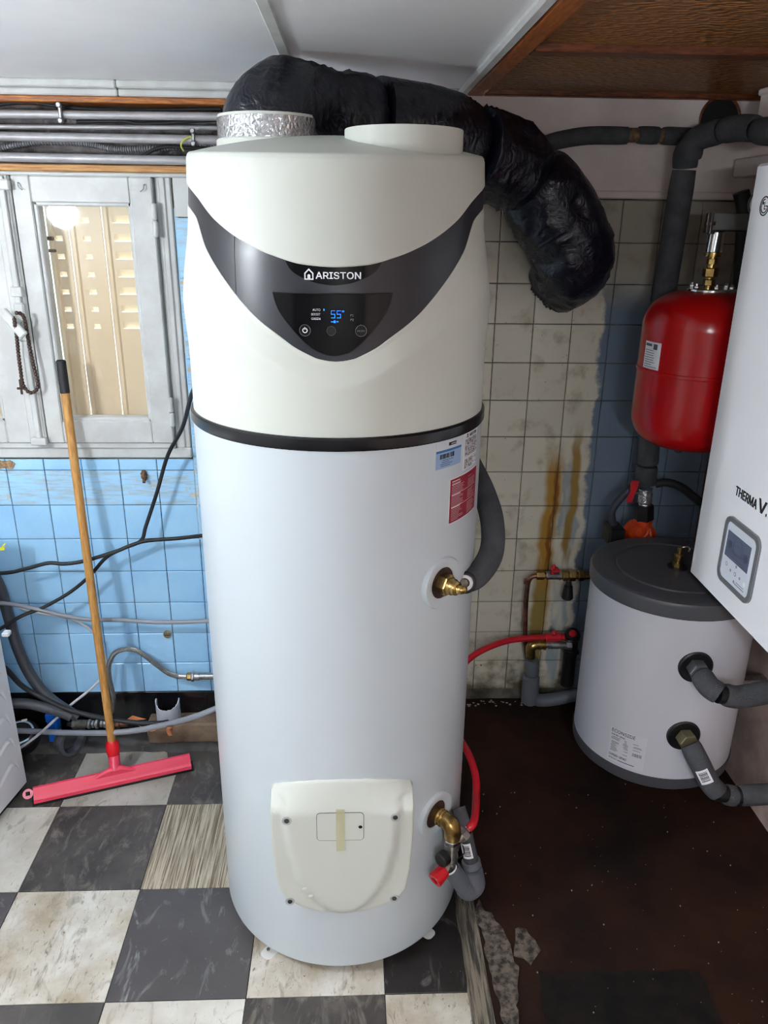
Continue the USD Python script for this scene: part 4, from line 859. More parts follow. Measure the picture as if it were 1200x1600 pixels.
ctl = obj('display_frame', lay(prism(rrect(0, 0, wB, hB, .022).difference(rrect(.010, .010, wB-.010, hB-.010, .014)), V(0, 0, 0), V(1, 0, 0), V(0, 1, 0), .006), o, -.001), mat('frame_grey', (120, 122, 126), .35, .3), un)
obj('display_plate', lay(prism(rrect(.010, .010, wB-.010, hB-.010, .014), V(0, 0, 0), V(1, 0, 0), V(0, 1, 0), .004), o, -.001), mat('plate_white', (222, 228, 238), .25), ctl)
q2 = [face(*c) for c in ((1141, 829), (1177, 854), (1170, 897), (1135, 866))]
s0y, s1y = (q2[0][1]+q2[3][1])/2, (q2[1][1]+q2[2][1])/2; s1z, s0z = (q2[0][2]+q2[1][2])/2, (q2[2][2]+q2[3][2])/2
so_ = V(UX, s0y, s0z); sw, sh_ = s0y-s1y, s1z-s0z
scr = obj('screen', lay(box(0, 0, 0, sw, sh_, .0008), so_, .003), mat('lcd', (92, 100, 124), .2), ctl)
LCD = mat('lcd_dark', (62, 68, 92), .3)
def cm(x, y, r0, r1): g = circ(r0, r1); g.apply_translation((x, y, 0)); return g
obj('screen_dial', lay(cat(cm(sw*.16, sh_*.52, 0, .0085), cm(sw*.86, sh_*.47, 0, .0085)), so_, .0040), LCD, ctl)
obj('screen_marks', lay(cat(cm(sw*.5, sh_*.6, .017, .018), box(sw*.3, sh_*.12, 0, sw*.95, sh_*.135, .0003), box(sw*.42, sh_*.55, 0, sw*.58, sh_*.68, .0003)), so_, .0040), mat('lcd_mid', (78, 86, 112), .3), ctl)
KEY = mat('key_grey', (120, 126, 140), .5)
kz = hB*.26
keys = [cm(wB*.50, kz+.016, .001, .003), cm(wB*.50, kz-.016, .001, .003), cm(wB*.36, kz, .001, .003), cm(wB*.64, kz, .001, .003), cm(wB*.50, kz, .003, .0045), cm(wB*.22, kz+.006, .003, .0042)]
obj('keys', lay(cat(*keys), o, .0028), KEY, ctl)
obj('round_key', lay(cm(wB*.78, kz-.004, 0, .005), o, .0028), mat('key_white', (245, 246, 248), .3), ctl)
obj('plate_print', lay(cat(box(wB*.52, .017, 0, wB*.80, .019, .0003), box(wB*.56, .022, 0, wB*.78, .0235, .0003)), o, .0028), KEY, ctl)
a, b = face(1149, 772), face(1198, 803)
tw = a[1]-b[1]
obj('product_lettering', lay(cat(text('THERMA', .0175, .0008, True, width=tw*.70)), a, .0002), INK, un, smooth=False)
m = text('V', .024, .0008, True, width=tw*.235); m.apply_translation((tw*.735, 0, 0))
m2 = text('.', .024, .0008, True, width=.003); m2.apply_translation((tw*.985, 0, 0))
obj('product_initial', lay(cat(m, m2), a, .0002), INK, un, smooth=False)
a = face(1195, 322)
lg = cat(cm(0, 0, .0150, .0172), cm(-.0055, .005, 0, .0026), box(-.0008, -.006, 0, .0008, .007, .0004), box(-.0008, -.006, 0, .006, -.0044, .0004))
g_ = sg.Point(0, 0).buffer(.0128, 24).difference(sg.Point(0, 0).buffer(.0108, 24)).difference(sg.box(0, 0, .02, .02)).union(sg.box(.003, -.0009, .0120, .0009))
lg = cat(lg, trimesh.creation.extrude_polygon(g_, .0004, engine='earcut'))
obj('emblem', lay(lg, a, .0004), INK, un, smooth=False)
m = text('LG', .022, .0006, True); m.apply_translation((.023, -.011, 0)); obj('emblem_lettering', lay(m, a, .0004), INK, un, smooth=False)

# ------------------------------------------------------------------ red expansion vessel
VX, VY, VR = .806, 1.785, .138
ev = thing('expansion_vessel', 'glossy red expansion vessel hanging behind the white unit', 'expansion vessel')
prof = [(0, 1.098), (.03, 1.099), (.080, 1.104), (.112, 1.118), (.131, 1.142), (VR, 1.175), (VR, 1.278), (VR+.0025, 1.280), (VR+.0025, 1.286), (VR, 1.288), (VR, 1.378)]
prof += [(VR*math.cos(a)**.62, 1.378+.082*math.sin(a)) for a in np.linspace(.12, math.pi/2, 10)]
prof[-1] = (0, 1.460)
REDV = mat('red_enamel', (170, 6, 12), .2)
sm = PC(range(len(prof)), np.array(prof))(np.linspace(0, len(prof)-1, 90)); sm[:, 0] = np.maximum(sm[:, 0], 0)
obj('shell', lathe(sm, (VX, VY, 0), n=72), REDV, ev, smooth=50)
obj('bottom_valve', cyl((VX-.02, VY, 1.082), (VX-.02, VY, 1.102), .010, 16, .002), BLACK, ev)
fz = 1.452
obj('flange', lathe([(0, fz), (.050, fz), (.052, fz+.002), (.052, fz+.010), (.050, fz+.012), (0, fz+.012)], (VX, VY, 0), n=48), CHROME, ev)
obj('flange_collar', lathe([(.040, fz-.012), (.046, fz-.004), (.046, fz), (.0, fz)], (VX, VY, 0), n=40), BLACK, ev)
for i in range(6):
    a = math.radians(60*i+20); c = V(VX+.043*math.cos(a), VY+.043*math.sin(a), fz+.012)
    obj('flange_bolt', cat(nut(c, c+V(0, 0, .006), .0068), cyl(c, c+V(0, 0, .010), .0035, 10)), CHROME, ev)
c = V(VX-.012, VY-.01, fz+.010)
obj('connector', cat(cyl(c, c+V(0, 0, .012), .008, 16), nut(c+V(0, 0, .008), c+V(0, 0, .022), .013), nut(c+V(0, 0, .026), c+V(0, 0, .046), .0165), cyl(c+V(0, 0, .02), c+V(0, 0, .075), .0095, 16), nut(c+V(0, 0, .052), c+V(0, 0, .066), .0115), cyl(c+V(0, 0, .070), c+V(0, 0, .078), .019, 24)), BRASS, ev)
obj('steel_sleeve', cyl(c+V(0, 0, .077), c+V(0, 0, .122), .0175, 24, .002), CHROME, ev)
obj('bracket', cat(box(c[0]-.02, VY-.03, c[2]+.122, XR-.002, VY-.024, c[2]+.158, .001), box(c[0]-.02, VY-.03, c[2]+.122, XR-.002, VY+.02, c[2]+.126, .001)), mat('bracket_grey', (118, 116, 114), .5, .5), ev)
obj('bracket_clip', cat(box(c[0]-.034, VY-.034, c[2]+.118, c[0]-.028, VY-.02, c[2]+.158, .001), box(c[0]-.026, VY-.034, c[2]+.116, c[0]-.020, VY-.02, c[2]+.160, .001), cyl((c[0]-.036, VY-.028, c[2]+.138), (c[0]-.015, VY-.028, c[2]+.138), .005, 12)), CHROME, ev)
la, lb = -84, -61.5
def vp(t, z, off): t = np.radians(t); return np.stack(np.broadcast_arrays(VX+(VR+off)*np.sin(t), VY-(VR+off)*np.cos(t), z), -1)
tt = np.linspace(la, lb, 10)
vl = obj('vessel_label', grid(np.array([vp(tt, z, .0008) for z in (1.290, 1.350)]).transpose(1, 0, 2)), PAPER, ev, label='white data label with fine print')
def vwrap(m, z): 
    v_, f_ = trimesh.remesh.subdivide_to_size(m.vertices, m.faces, .008, max_iter=10); q_ = vp(la+np.degrees(v_[:, 0]/VR), z+v_[:, 1], .0012+v_[:, 2]); return trimesh.Trimesh(q_, f_, process=False)
obj('vessel_print', vwrap(cat(box(.004, .050, 0, .026, .0555, .0002), box(.032, .044, 0, .044, .056, .0002), *[box(.003+rng.uniform(0, .004), .004+i*.0052, 0, rng.uniform(.03, .048), .0052+i*.0052, .0002) for i in range(8)]), 1.290), mat('grey_ink', (0, 0, 0)), vl)

# ------------------------------------------------------------------ foam insulated pipework at the top right
t = foam_run('c', 'foam insulated pipe running along the painted band behind the duct', [[W(845, 228, 2.10), W(875, 219, 2.10), W(920, 212, 2.10), W(980, 212, 2.10)], [W(997, 211, 2.10), W(1028, 212, 2.10)], [W(1035, 212, 2.10), W(1060, 213, 2.10), W(1080, 214, 2.10)]], .0205)
obj('bare_copper', cyl(W(976, 211, 2.10), W(1040, 212, 2.10), .0165, 16), mat('taped_copper', (130, 98, 66), .6, c2=(70, 56, 44), ns=80), t)
t = foam_run('d', 'thick foam insulated riser left of the red vessel', [[W(1087, 228, 1.97), W(1073, 238, 1.985), W(1070, 262, 1.99)], [W(1069, 266, 1.99), W(1052, 370, 1.995), W(1035, 480, 2.0), W(1023, 590, 2.0), W(1014, 690, 2.0), W(1012, 724, 2.0)], [W(1011, 728, 2.0), W(1009, 742, 2.0), W(1008, 756, 2.0)]], .029)
t = foam_run('e', 'foam insulated pipe elbow under the brown ceiling panels', [[W(1078, 246, 1.975), W(1082, 226, 1.965), W(1096, 214, 1.95), W(1126, 205, 1.91)], [W(1130, 204, 1.90), W(1158, 200, 1.86), W(1180, 201, 1.82)], [W(1187, 205, 1.81), W(1215, 206, 1.74)]], .0275, [FOAM, FOAMS, FOAM])
obj('pipe_joint', pipe([W(1122, 206, 1.914), W(1155, 200, 1.86), W(1190, 205, 1.80)], .021, 16), BLACK, t)
t = thing('wall_sleeve', 'round dark wall opening with a wooden rim above the pipes', 'wall opening')
hc = W(1124, 186, D-.022)
obj('rim', ring(hc, (0, -1, 0), .046, .053, .006, 40), WOODD, t); obj('opening', lathe([(0, 0), (.047, 0), (.047, .002), (0, .002)], hc, (0, -1, 0), 40), BLACK, t)
t = thing('painted_beam', 'short white painted beam on the side wall above the vessel', 'beam')
b0_ = W(1144, 278, 2.12)
obj('timber', box(b0_[0], 1.25, b0_[2], XR-.001, 2.12, b0_[2]+.044, .003), BAND, t)
obj('screw', cyl((b0_[0]-.001, 1.80, b0_[2]+.02), (b0_[0]+.001, 1.80, b0_[2]+.02), .004, 10), BLACK, t)
t = thing('junction_box', 'pale box under the ceiling at the side wall', 'box')
b1_ = W(1182, 186, 1.95)
obj('box_body', box(b1_[0], 1.70, b1_[2]-.002, XR-.001, 1.95, ZC-.02, .004), BAND, t)
obj('box_lid', box(b1_[0]-.004, 1.70, ZC-.03, XR-.001, 1.955, ZC-.016, .003), BAND, t)
tag(obj('black_pipe', pipe([W(1158, 300, 2.02), W(1163, 330, 2.02), W(1160, 400, 2.02), W(1157, 450, 2.02)], .019, 18), RUBBER), 'black pipe standing behind the bracket of the red vessel', 'pipe')
t = thing('pressure_gauge', 'round grey pressure gauge half hidden behind the white unit', 'gauge')
gc = W(1192, 318, 1.80); gd = V(-.55, -.83, -.1)
obj('case', lathe([(0, 0), (.026, 0), (.030, .004), (.030, .020), (.027, .022), (.0255, .018), (0, .018)], gc-gd*.01, gd, 40), mat('gauge_grey', (104, 106, 108), .35, .5), t)
obj('dial', lathe([(.0255, .0185), (0, .0188)], gc-gd*.01, gd, 30), PAPER, t); obj('stem', cyl(gc-V(0, 0, .02), gc-V(0, 0, .075), .006, 12), BRASS, t)

# pump under the riser
pu = thing('circulation_pump', 'orange circulation pump with a black terminal box behind the tank lid', 'pump')
pc = W(1000, 832, 2.0)
obj('pump_body', cat(lathe([(0, -.04), (.030, -.04), (.040, -.028), (.042, 0), (.038, .024), (.026, .030), (0, .03)], pc+V(0, 0, -.008), (.25, -.97, 0), 30), cyl(pc+V(.004, 0, .012), pc+V(.004, 0, .040), .026, 20, .004)), mat('orange_cast', (212, 72, 24), .35, c2=(190, 52, 14), ns=30), pu)
obj('cast_rib', cat(pipe([pc+V(-.030, -.034, -.02), pc+V(-.006, -.044, .0), pc+V(.006, -.040, .02), pc+V(.006, -.026, .034)], .0045, 10), pipe([pc+V(.012, -.046, -.03), pc+V(.014, -.046, .0), pc+V(.012, -.034, .026)], .004, 10)), mat('orange_cast', (0, 0, 0)), pu)
tb = W(958, 832, 1.99)
obj('terminal_box', box(tb[0]-.022, tb[1]-.035, tb[2]-.030, tb[0]+.024, tb[1]+.03, tb[2]+.024, .006), BLACK, pu)
obj('union_nut', cat(nut(W(1006, 812, 2.0), W(1006, 788, 2.0), .027)), BLACK, pu)
tag(obj('pump_cable', pipe([W(958, 820, 1.985), W(956, 800, 1.985), W(966, 783, 1.985), W(984, 764, 1.985), W(1000, 752, 2.03)], .0105, 12), mat('dark_blue_cable', (46, 50, 66), .5)), 'dark blue cable looping up from the pump terminal box', 'cable')
bv = thing('ball_valve', 'foil wrapped ball valve with a red lever above the orange pump', 'valve')
obj('valve_body', lathe([(0, 0), (.017, 0), (.017, .008), (.020, .012), (.0185, .022), (.020, .034), (.017, .042), (.0185, .05), (.0, .05)], W(1007, 790, 2.0), (W(1010, 755, 2.0)-W(1007, 790, 2.0)), 24), CRINK, bv)
lv0, lv1 = W(983, 784, 1.97), W(994, 747, 1.97); u_ = (lv1-lv0)/np.linalg.norm(lv1-lv0)
obj('lever', cat(prism(sg.Polygon([(0, -.009), (.02, -.009), (.028, -.006), (.05, -.011), (.062, -.010), (.062, .008), (.05, .010), (.028, .008), (.02, .006), (0, .006)]), lv0, u_, np.cross(V(0, 1, 0), u_), -.006)), REDP, bv)
obj('lever_stem', cyl(W(990, 768, 1.972), W(1004, 772, 2.0), .005, 12), CHROME, bv)
tag(obj('black_hose', pipe([W(1024, 756, 2.03), W(1042, 754, 2.02), W(1064, 761, 2.01), W(1086, 778, 2.0), W(1105, 795, 1.99), W(1130, 830, 1.98)], .0115, 14), RUBBER), 'black hose curving from the riser to behind the white unit', 'hose')

# ------------------------------------------------------------------ valves and pipes left of the buffer tank
YV = 2.085
cp = thing('copper_pipe', 'bent copper pipe rising along the stained cream tiles', 'copper pipe')
obj('pipe_run', pipe([W(824, 1028, YV), W(821, 1000, YV), W(821, 960, YV), W(823, 925, YV), W(826, 908, YV), W(832, 901, YV), W(842, 899, YV)], .0072, 14, 10), COPPER, cp)
obj('pipe_collar', cyl(W(823, 912, YV), W(824, 906, YV), .0092, 16), COPPER, cp)
va = thing('shutoff_valve', 'brass shutoff valve with a small red lever on the tiles', 'valve')
x_ = lambda px, py=899, y=YV: W(px, py, y)
obj('brass_nut', cat(nut(x_(838), x_(850), .0135), cyl(x_(846), x_(856), .009, 16)), BRASS, va)
obj('valve_body', cat(cyl(x_(853), x_(878), .0125, 20, .002), nut(x_(853), x_(858), .014), nut(x_(872), x_(877), .0145)), ND, va)
obj('red_lever', cat(cyl(x_(864, 896, YV-.004), x_(864, 886, YV-.008), .007, 14, .002), box(x_(858)[0], YV-.03, x_(864, 889)[2], x_(871)[0], YV-.0, x_(864, 885)[2], .003), box(x_(860)[0], YV-.018, x_(864, 886)[2], x_(864)[0], YV-.01, x_(864, 879)[2], .002)), REDP, va)
obj('brass_tail', cat(cyl(x_(876), x_(925), .0115, 18), nut(x_(879), x_(887), .0165), nut(x_(889), x_(899), .0175), nut(x_(903), x_(912), .0165)), BRASS, va)
dr = thing('drain_funnel', 'black plastic drain cup hanging under the brass valve', 'drain cup')
obj('cup', lathe([(0, 0), (.007, 0), (.0085, .012), (.0125, .016), (.0165, .045), (.0175, .054), (.015, .058), (0, .058)], W(889, 908, YV), (0, 0, -1), 24), BLACK, dr)
obj('cup_stem', cyl(W(889, 903, YV), W(889, 910, YV), .006, 14), ND, dr)
bv2 = thing('black_valve', 'black valve with a red capped wheel beside the buffer tank', 'valve')
c = W(893, 1000, YV-.01)
obj('wheel', lathe([(0, 0), (.020, 0), (.024, .004), (.024, .016), (.020, .022), (0, .024)], c+V(0, .0, .012), (-.1, -.6, .75), 24), BLACK, bv2)
obj('red_cap', lathe([(0, 0), (.012, 0), (.010, .003), (0, .004)], c+V(-.002, -.014, .030), (-.1, -.6, .75), 18), REDP, bv2)
obj('clip_ring', pipe([c+V(-.022, -.012, -.006), c+V(-.016, -.022, .008), c+V(0, -.026, .012), c+V(.016, -.022, .008)], .003, 8), CHROME, bv2)
obj('valve_body', cat(cyl(c+V(0, 0, .014), c+V(0, 0, -.16), .0205, 20, .002), nut(c+V(0, 0, -.03), c+V(0, 0, -.045), .026)), BLACK, bv2)
br = thing('brass_elbow', 'shiny brass elbow with a braided tail low on the tiles', 'pipe fitting')
e_ = lambda px, py: W(px, py, 2.06)
obj('elbow', pipe([e_(829, 1027), e_(829, 1014), e_(832, 1009), e_(840, 1007), e_(852, 1007)], [.0145, .0145, .0165, .0150, .0150], 20), BRASS, br)
for a, b in ((842, 845), (849, 852)): obj('collar', cyl(e_(a, 1007), e_(b, 1007), .0172, 22), BRASS, br)
obj('ribbed_tail', cat(cyl(e_(852, 1007), e_(884, 1008), .0115, 18), *[cyl(e_(a, 1007.5), e_(a+2, 1007.5), .013, 18) for a in (856, 861, 866, 871)], nut(e_(884, 1008), e_(893, 1008), .015)), STEEL, br)
gp = thing('grey_waste_pipe', 'grey plastic waste pipe with a socket at the foot of the tiles', 'waste pipe')
obj('socket', cat(cyl(e_(832, 1030), e_(831, 1054), .0195, 24, .002)), PVC, gp)
obj('pipe_length', cat(cyl(e_(830, 1055), e_(827, 1098), .026, 26, .006)), PVC, gp)
obj('cross_pipe', pipe([e_(828, 1085)+V(0, .0, 0), e_(842, 1094), e_(870, 1092), e_(905, 1084), e_(940, 1078)], .020, 18), PVC, gp)
# ------------------------------------------------------------------ squeegee broom leaning on the window
sq = thing('floor_squeegee', 'pink floor squeegee with a long wooden handle leaning on the window', 'squeegee')
h1, h0 = V(-.777, 2.128, 1.237), V(-.7225, 1.978, .088)
hd = (h1-h0)/np.linalg.norm(h1-h0)
HW = mat('handle_wood', (200, 150, 84), .45, c2=(176, 122, 60), ns=7, stretch=(24, 24, 2), spots=((120, 74, 36), 9, .72, .78))
obj('handle', cyl(h0, h1-hd*.05, .0118, 20), HW, sq)
obj('grip', cyl(h1-hd*.092, h1, .0128, 20, .004), RUBBER, sq)
obj('socket', lathe([(0, 0), (.017, 0), (.019, .006), (.0205, .022), (.018, .040), (.0125, .047), (0, .047)], h0-hd*.012, hd, 28), mat('bright_red_plastic', (226, 26, 40), .35), sq)
obj('socket_ring', cyl(h0-hd*.016, h0-hd*.011, .0172, 24), BLACK, sq)
PINKP = mat('pink_plastic', (226, 62, 88), .35)
pa, pb = WZ(53, 1246, .022), WZ(298, 1192, .022)
bx_ = (pb-pa)/np.linalg.norm(pb-pa); by_ = V(-bx_[1], bx_[0], 0)
if by_[1] < 0: by_ = -by_
L_ = np.linalg.norm(pb-pa); mid = (h0-hd*.06-pa)@bx_
def strip(prof, x0=0, x1=L_): # profile in (by, z)
    return prism(sg.Polygon(prof), pa*V(1, 1, 0)+bx_*x0, by_, V(0, 0, 1), (x1-x0)*(1 if np.cross(by_, V(0, 0, 1))@bx_ > 0 else -1))
obj('blade_body', cat(strip([(-.014, .020), (-.011, .026), (-.004, .030), (.010, .046), (.016, .047), (.020, .042), (.012, .022), (.004, .014), (-.012, .014)]), strip([(-.017, .012), (-.017, .020), (-.013, .021), (-.010, .012)])), PINKP, sq)
obj('rubber_lip', cat(strip([(-.013, .0005), (-.010, .0005), (-.004, .017), (-.012, .017)], -.006, L_+.006), strip([(-.001, .0005), (.003, .0005), (.010, .02), (.004, .017)], -.006, L_+.006)), BLACK, sq)
neck = pa*V(1, 1, 0)+bx_*mid
hull = []
for x, y, z, r in ((-.060, .008, .034, .006), (.060, .008, .034, .006), (-.016, .012, .048, .010), (.016, .012, .048, .010)):
    s = trimesh.creation.icosphere(2, r); s.apply_translation(neck+bx_*x+by_*y+V(0, 0, z)); hull.append(s.vertices)
obj('neck_flare', trimesh.convex.convex_hull(np.vstack(hull)), PINKP, sq)
obj('neck', cyl(neck+by_*.012+V(0, 0, .040), h0-hd*.014, .0165, 24), PINKP, sq)
hk = pa+V(0, 0, .008)+by_*.010-bx_*.015
obj('hanging_eye', prism(sg.Point(0, 0).buffer(.014).union(sg.box(0, -.006, .02, .006)).difference(sg.box(-.006, -.005, .006, .007)), hk, bx_, V(by_[0]*.75, by_[1]*.75, .66), .004), mat('pale_pink', (236, 130, 150), .4), sq)

# ------------------------------------------------------------------ washing machine, only its corner is seen
wm = thing('washing_machine', 'white washing machine side with pressed ribs beside the squeegee', 'washing machine')
w0, w1 = V(-.968, 1.925, 0), V(-1.090, 1.255, 0)          # rear and front corner of the visible side
wd = (w1-w0)/np.linalg.norm(w1-w0); wn = V(-wd[1], wd[0], 0); wn = wn if wn[0] > 0 else -wn
WM = mat('machine_white', (226, 228, 232), .3)
Hm, Z0m = .85, .022
nu, nv = 420, 420
u = np.linspace(0, np.linalg.norm(w1-w0), nu); z = np.linspace(Z0m, Hm, nv)
U, Z = np.meshgrid(u, z, indexing='ij')
hgt = np.zeros_like(U)
for kk in range(9):
    za = .085+kk*.078
    t_ = np.clip((U-.028)/.22, 0, 1)
    zc_ = za+.052-(U-.028)*.42-.030*np.exp(-((U-.028)/.010))
    d_ = np.abs(Z-zc_)/.0065
    inside = (U > .022) & (U < .30)
    hgt -= np.where(inside, .0075*np.clip(1.3-d_, 0, 1)*np.clip((U-.022)/.006, 0, 1), 0)
pts = w0+U[..., None]*wd+hgt[..., None]*wn; pts[..., 2] = Z
obj('side_panel', grid(pts[::-1] if np.cross(wd, V(0, 0, 1))@wn < 0 else pts), WM, wm, smooth=50)
m = trimesh.creation.extrude_polygon(sg.Polygon([(w0-wn*.014+wd*.002)[:2], (w1-wn*.014)[:2], (w1-wn*.56)[:2], (w0-wn*.56)[:2]]), Hm-Z0m, engine='earcut'); m.apply_translation((0, 0, Z0m))
obj('cabinet', m, WM, wm)
m = trimesh.creation.extrude_polygon(sg.Polygon([(w0-wn*.012+wd*.012)[:2], (w1-wn*.012)[:2], (w1-wn*.55)[:2], (w0-wn*.55)[:2]]), Z0m, engine='earcut')
obj('plinth', m, RUBBER, wm)
cw = W(10, 988, 1.93)
obj('hose_clip', box(cw[0]-.010, 1.918, cw[2]-.010, cw[0]+.010, 1.94, cw[2]+.004, .003), PAPER, wm)
tag(obj('yellow_tag', cat(prism(sg.Polygon([(0, 0), (.010, .002), (.012, .009), (.004, .012), (-.004, .006)]), W(2, 860, 1.95), V(1, 0, 0), V(0, 0, 1), .002), prism(sg.Polygon([(.006, .009), (.016, .020), (.014, .022), (.003, .012)]), W(2, 860, 1.948), V(1, 0, 0), V(0, 0, 1), .002)), mat('yellow_card', (222, 214, 40), .5)), 'small yellow tag at the left edge over the washing machine', 'tag')

# ------------------------------------------------------------------ cables and hoses on the left
Yc = 2.06
def cable(name, label, cat_, pts, r, m, group=None, n=12): return tag(obj(name, pipe(pts, r, n, 10), m), label, cat_, group)
cable('black_cable', 'black cable from the heater shell down across the window and tiles', 'cable', [V(-.305, 1.62, 1.30), W(300, 615, 1.80), W(285, 668, 2.0), W(262, 712, 2.09), W(245, 770, 2.10), W(228, 822, 2.10), W(220, 845, 2.10), W(190, 858, 2.095), W(165, 872, 2.09), W(140, 900, 2.085), W(110, 925, 2.08), W(70, 948, 2.07), W(35, 962, 2.05), W(8, 978, 2.03), W(-30, 1000, 2.0)], .0052, RUBBER)
cable('black_cable', 'black cable running level from behind the heater to the left edge', 'cable', [W(520, 826, 2.02), W(440, 829, 2.02), W(370, 833, 2.02), W(325, 836, 2.05), W(280, 841, 2.09), W(230, 845, 2.095), W(205, 852, 2.09), W(180, 862, 2.085), W(130, 877, 2.08), W(100, 881, 2.08), W(75, 880, 2.08), W(40, 889, 2.075), W(10, 895, 2.07), W(-40, 896, 2.06)], .0055, RUBBER)
cable('grey_cable', 'thick grey cable hanging level across the blue tiles', 'cable', [W(520, 965, 2.05), W(440, 966, 2.05), W(380, 968, 2.06), W(330, 970, 2.08), W(285, 972, 2.09), W(240, 972, 2.09), W(190, 969, 2.09), W(140, 968, 2.085), W(100, 962, 2.08), W(50, 950, 2.06), W(10, 943, 2.05), W(-40, 940, 2.04)], .0062, mat('grey_cable_pvc', (140, 142, 150), .35))
cable('white_cable', 'thin pale cable looping behind the squeegee handle to the floor', 'cable', [W(30, 950, 2.10), W(60, 958, 2.11), W(100, 964, 2.12), W(130, 976, 2.13), W(150, 994, 2.135), W(160, 1015, 2.13), W(166, 1040, 2.12), W(158, 1060, 2.11), W(135, 1082, 2.09), W(110, 1102, 2.06), W(80, 1130, 2.02), W(60, 1148, 2.03), W(40, 1163, 2.01), W(20, 1175, 1.99)], .0042, mat('pale_cable', (196, 196, 200), .4))
# braided hose
def braid():
    n = {'g': ('geometry', {}), 'a': ('wave_texture', {'scale': 140.0, 'bands_direction': 'diagonal'}), 'b': ('bump', {'strength': .6, 'distance': .0015}), 'x': ('mix_color', {'a': lin((210, 208, 204)), 'b': lin((92, 90, 88))}), 'p': ('principled_bsdf', {'metallic': .9, 'roughness': .3})}
    return usdkit.material(stage, '/World/Looks/steel_braid', n, [('g.position', 'a.vector'), ('a.fac', 'x.fac'), ('x.result', 'p.base_color'), ('a.fac', 'b.height'), ('b.normal', 'p.normal')], surface='p.BSDF')
BR_ = braid()
bh = thing('braided_hose', 'steel braided hose arching over the skirting to a galvanised pipe', 'hose')
Yb = 2.10
obj('hose', pipe([W(176, 1112, Yb), W(177, 1090, Yb), W(171, 1062, Yb), W(170, 1040, Yb), W(178, 1022, Yb), W(192, 1015, Yb), W(210, 1015, Yb), W(226, 1024, Yb), W(244, 1038, Yb), W(262, 1051, Yb), W(276, 1056, Yb), W(284, 1057, Yb)], .0078, 16, 10), BR_, bh)
obj('hose_ferrule', cyl(W(279, 1056.5, Yb), W(292, 1057, Yb), .0092, 18, .001), CHROME, bh)
obj('hose_nut', cat(nut(W(292, 1057, Yb), W(303, 1057, Yb), .0128)), BRASS, bh)
gpv = thing('galvanised_pipe', 'galvanised pipe stub with a coupling ending behind the heater', 'pipe')
obj('pipe_stub', cat(cyl(W(304, 1057, Yb), W(304, 1057, Yb)+V(.42, 0, 0), .0105, 18)), STEEL, gpv)
obj('coupling', cat(nut(W(299, 1057, Yb), W(304, 1057, Yb), .0165), cyl(W(304, 1057, Yb), W(312, 1057, Yb), .0125, 18)), STEEL, gpv)
# big dark hoses from the left
DH = mat('dark_hose', (62, 64, 70), .5)
t = thing('drain_hose', 'fat dark grey hose curving down the corner by the washing machine', 'hose')
obj('hose', pipe([W(-20, 880, 2.08), W(0, 918, 2.08), W(14, 965, 2.07), W(25, 1005, 2.06), W(42, 1045, 2.05), W(62, 1075, 2.04), W(84, 1096, 2.03), W(108, 1112, 2.02), W(122, 1120, 2.02)], .0158, 18, 10), DH, t)
t = thing('drain_hose', 'fat dark grey hose lying level from the machine to the pipe clip', 'hose')
obj('hose', pipe([W(-30, 1100, 1.97), W(20, 1099, 1.98), W(45, 1100, 1.99), W(75, 1107, 1.99), W(98, 1114, 2.0), W(112, 1120, 2.0)], .0150, 18, 10), DH, t)
cable('black_cable', 'black cable pair dipping from the machine to the brick', 'cable', [W(-20, 1020, 1.97), W(10, 1046, 1.985), W(35, 1072, 2.0), W(70, 1092, 2.0), W(105, 1108, 2.0), W(150, 1120, 2.0), W(185, 1126, 2.0), W(222, 1130, 2.0), W(250, 1130, 2.0), W(262, 1128, 2.02)], .0075, RUBBER)
cable('long_grey_hose', 'long grey hose lying along the floor and rising to the heater', 'hose', [W(10, 1141, 2.05), W(60, 1143, 2.05), W(110, 1145, 2.03), W(170, 1145, 1.99), W(215, 1141, 1.985), W(250, 1134, 1.98), W(280, 1127, 1.96), W(310, 1118, 1.93), W(340, 1106, 1.93), W(385, 1085, 1.95), W(450, 1066, 1.97), W(540, 1050, 1.99)], .0088, mat('grey_cable_pvc', (0, 0, 0)))
# pipe clip ring standing on the floor
rc = thing('pipe_clip', 'open dark grey plastic pipe clip standing on the floor', 'pipe clip')
c = V(-.882, 2.075, .058)
ax = V(.86, -.5, 0); a_, b_, _ = frame(ax)
def arc(r, t0, t1, n=40): return [c+r*(math.cos(t)*V(.5, .86, 0)+math.sin(t)*V(0, 0, 1)) for t in np.radians(np.linspace(t0, t1, n))]
def hoop(off, r0, r1, w, t0, t1):
    tt = np.radians(np.linspace(t0, t1, 50)); rows = []
    for r, s in ((r0, 0), (r1, 0), (r1, w), (r0, w), (r0, 0)): rows.append([c+ax*(off+s)+r*(math.cos(t)*V(.5, .86, 0)+math.sin(t)*V(0, 0, 1)) for t in tt])
    m = grid(np.array(rows).transpose(1, 0, 2)); return m
obj('hoop', hoop(.004, .040, .050, .006, -250, 80), mat('clip_grey', (80, 82, 88), .45), rc); obj('hoop', hoop(-.022, .040, .050, .006, -250, 80), DH, rc)
obj('hoop_web', hoop(-.018, .041, .046, .024, -250, 80), mat('clip_grey', (80, 82, 88), .45), rc)
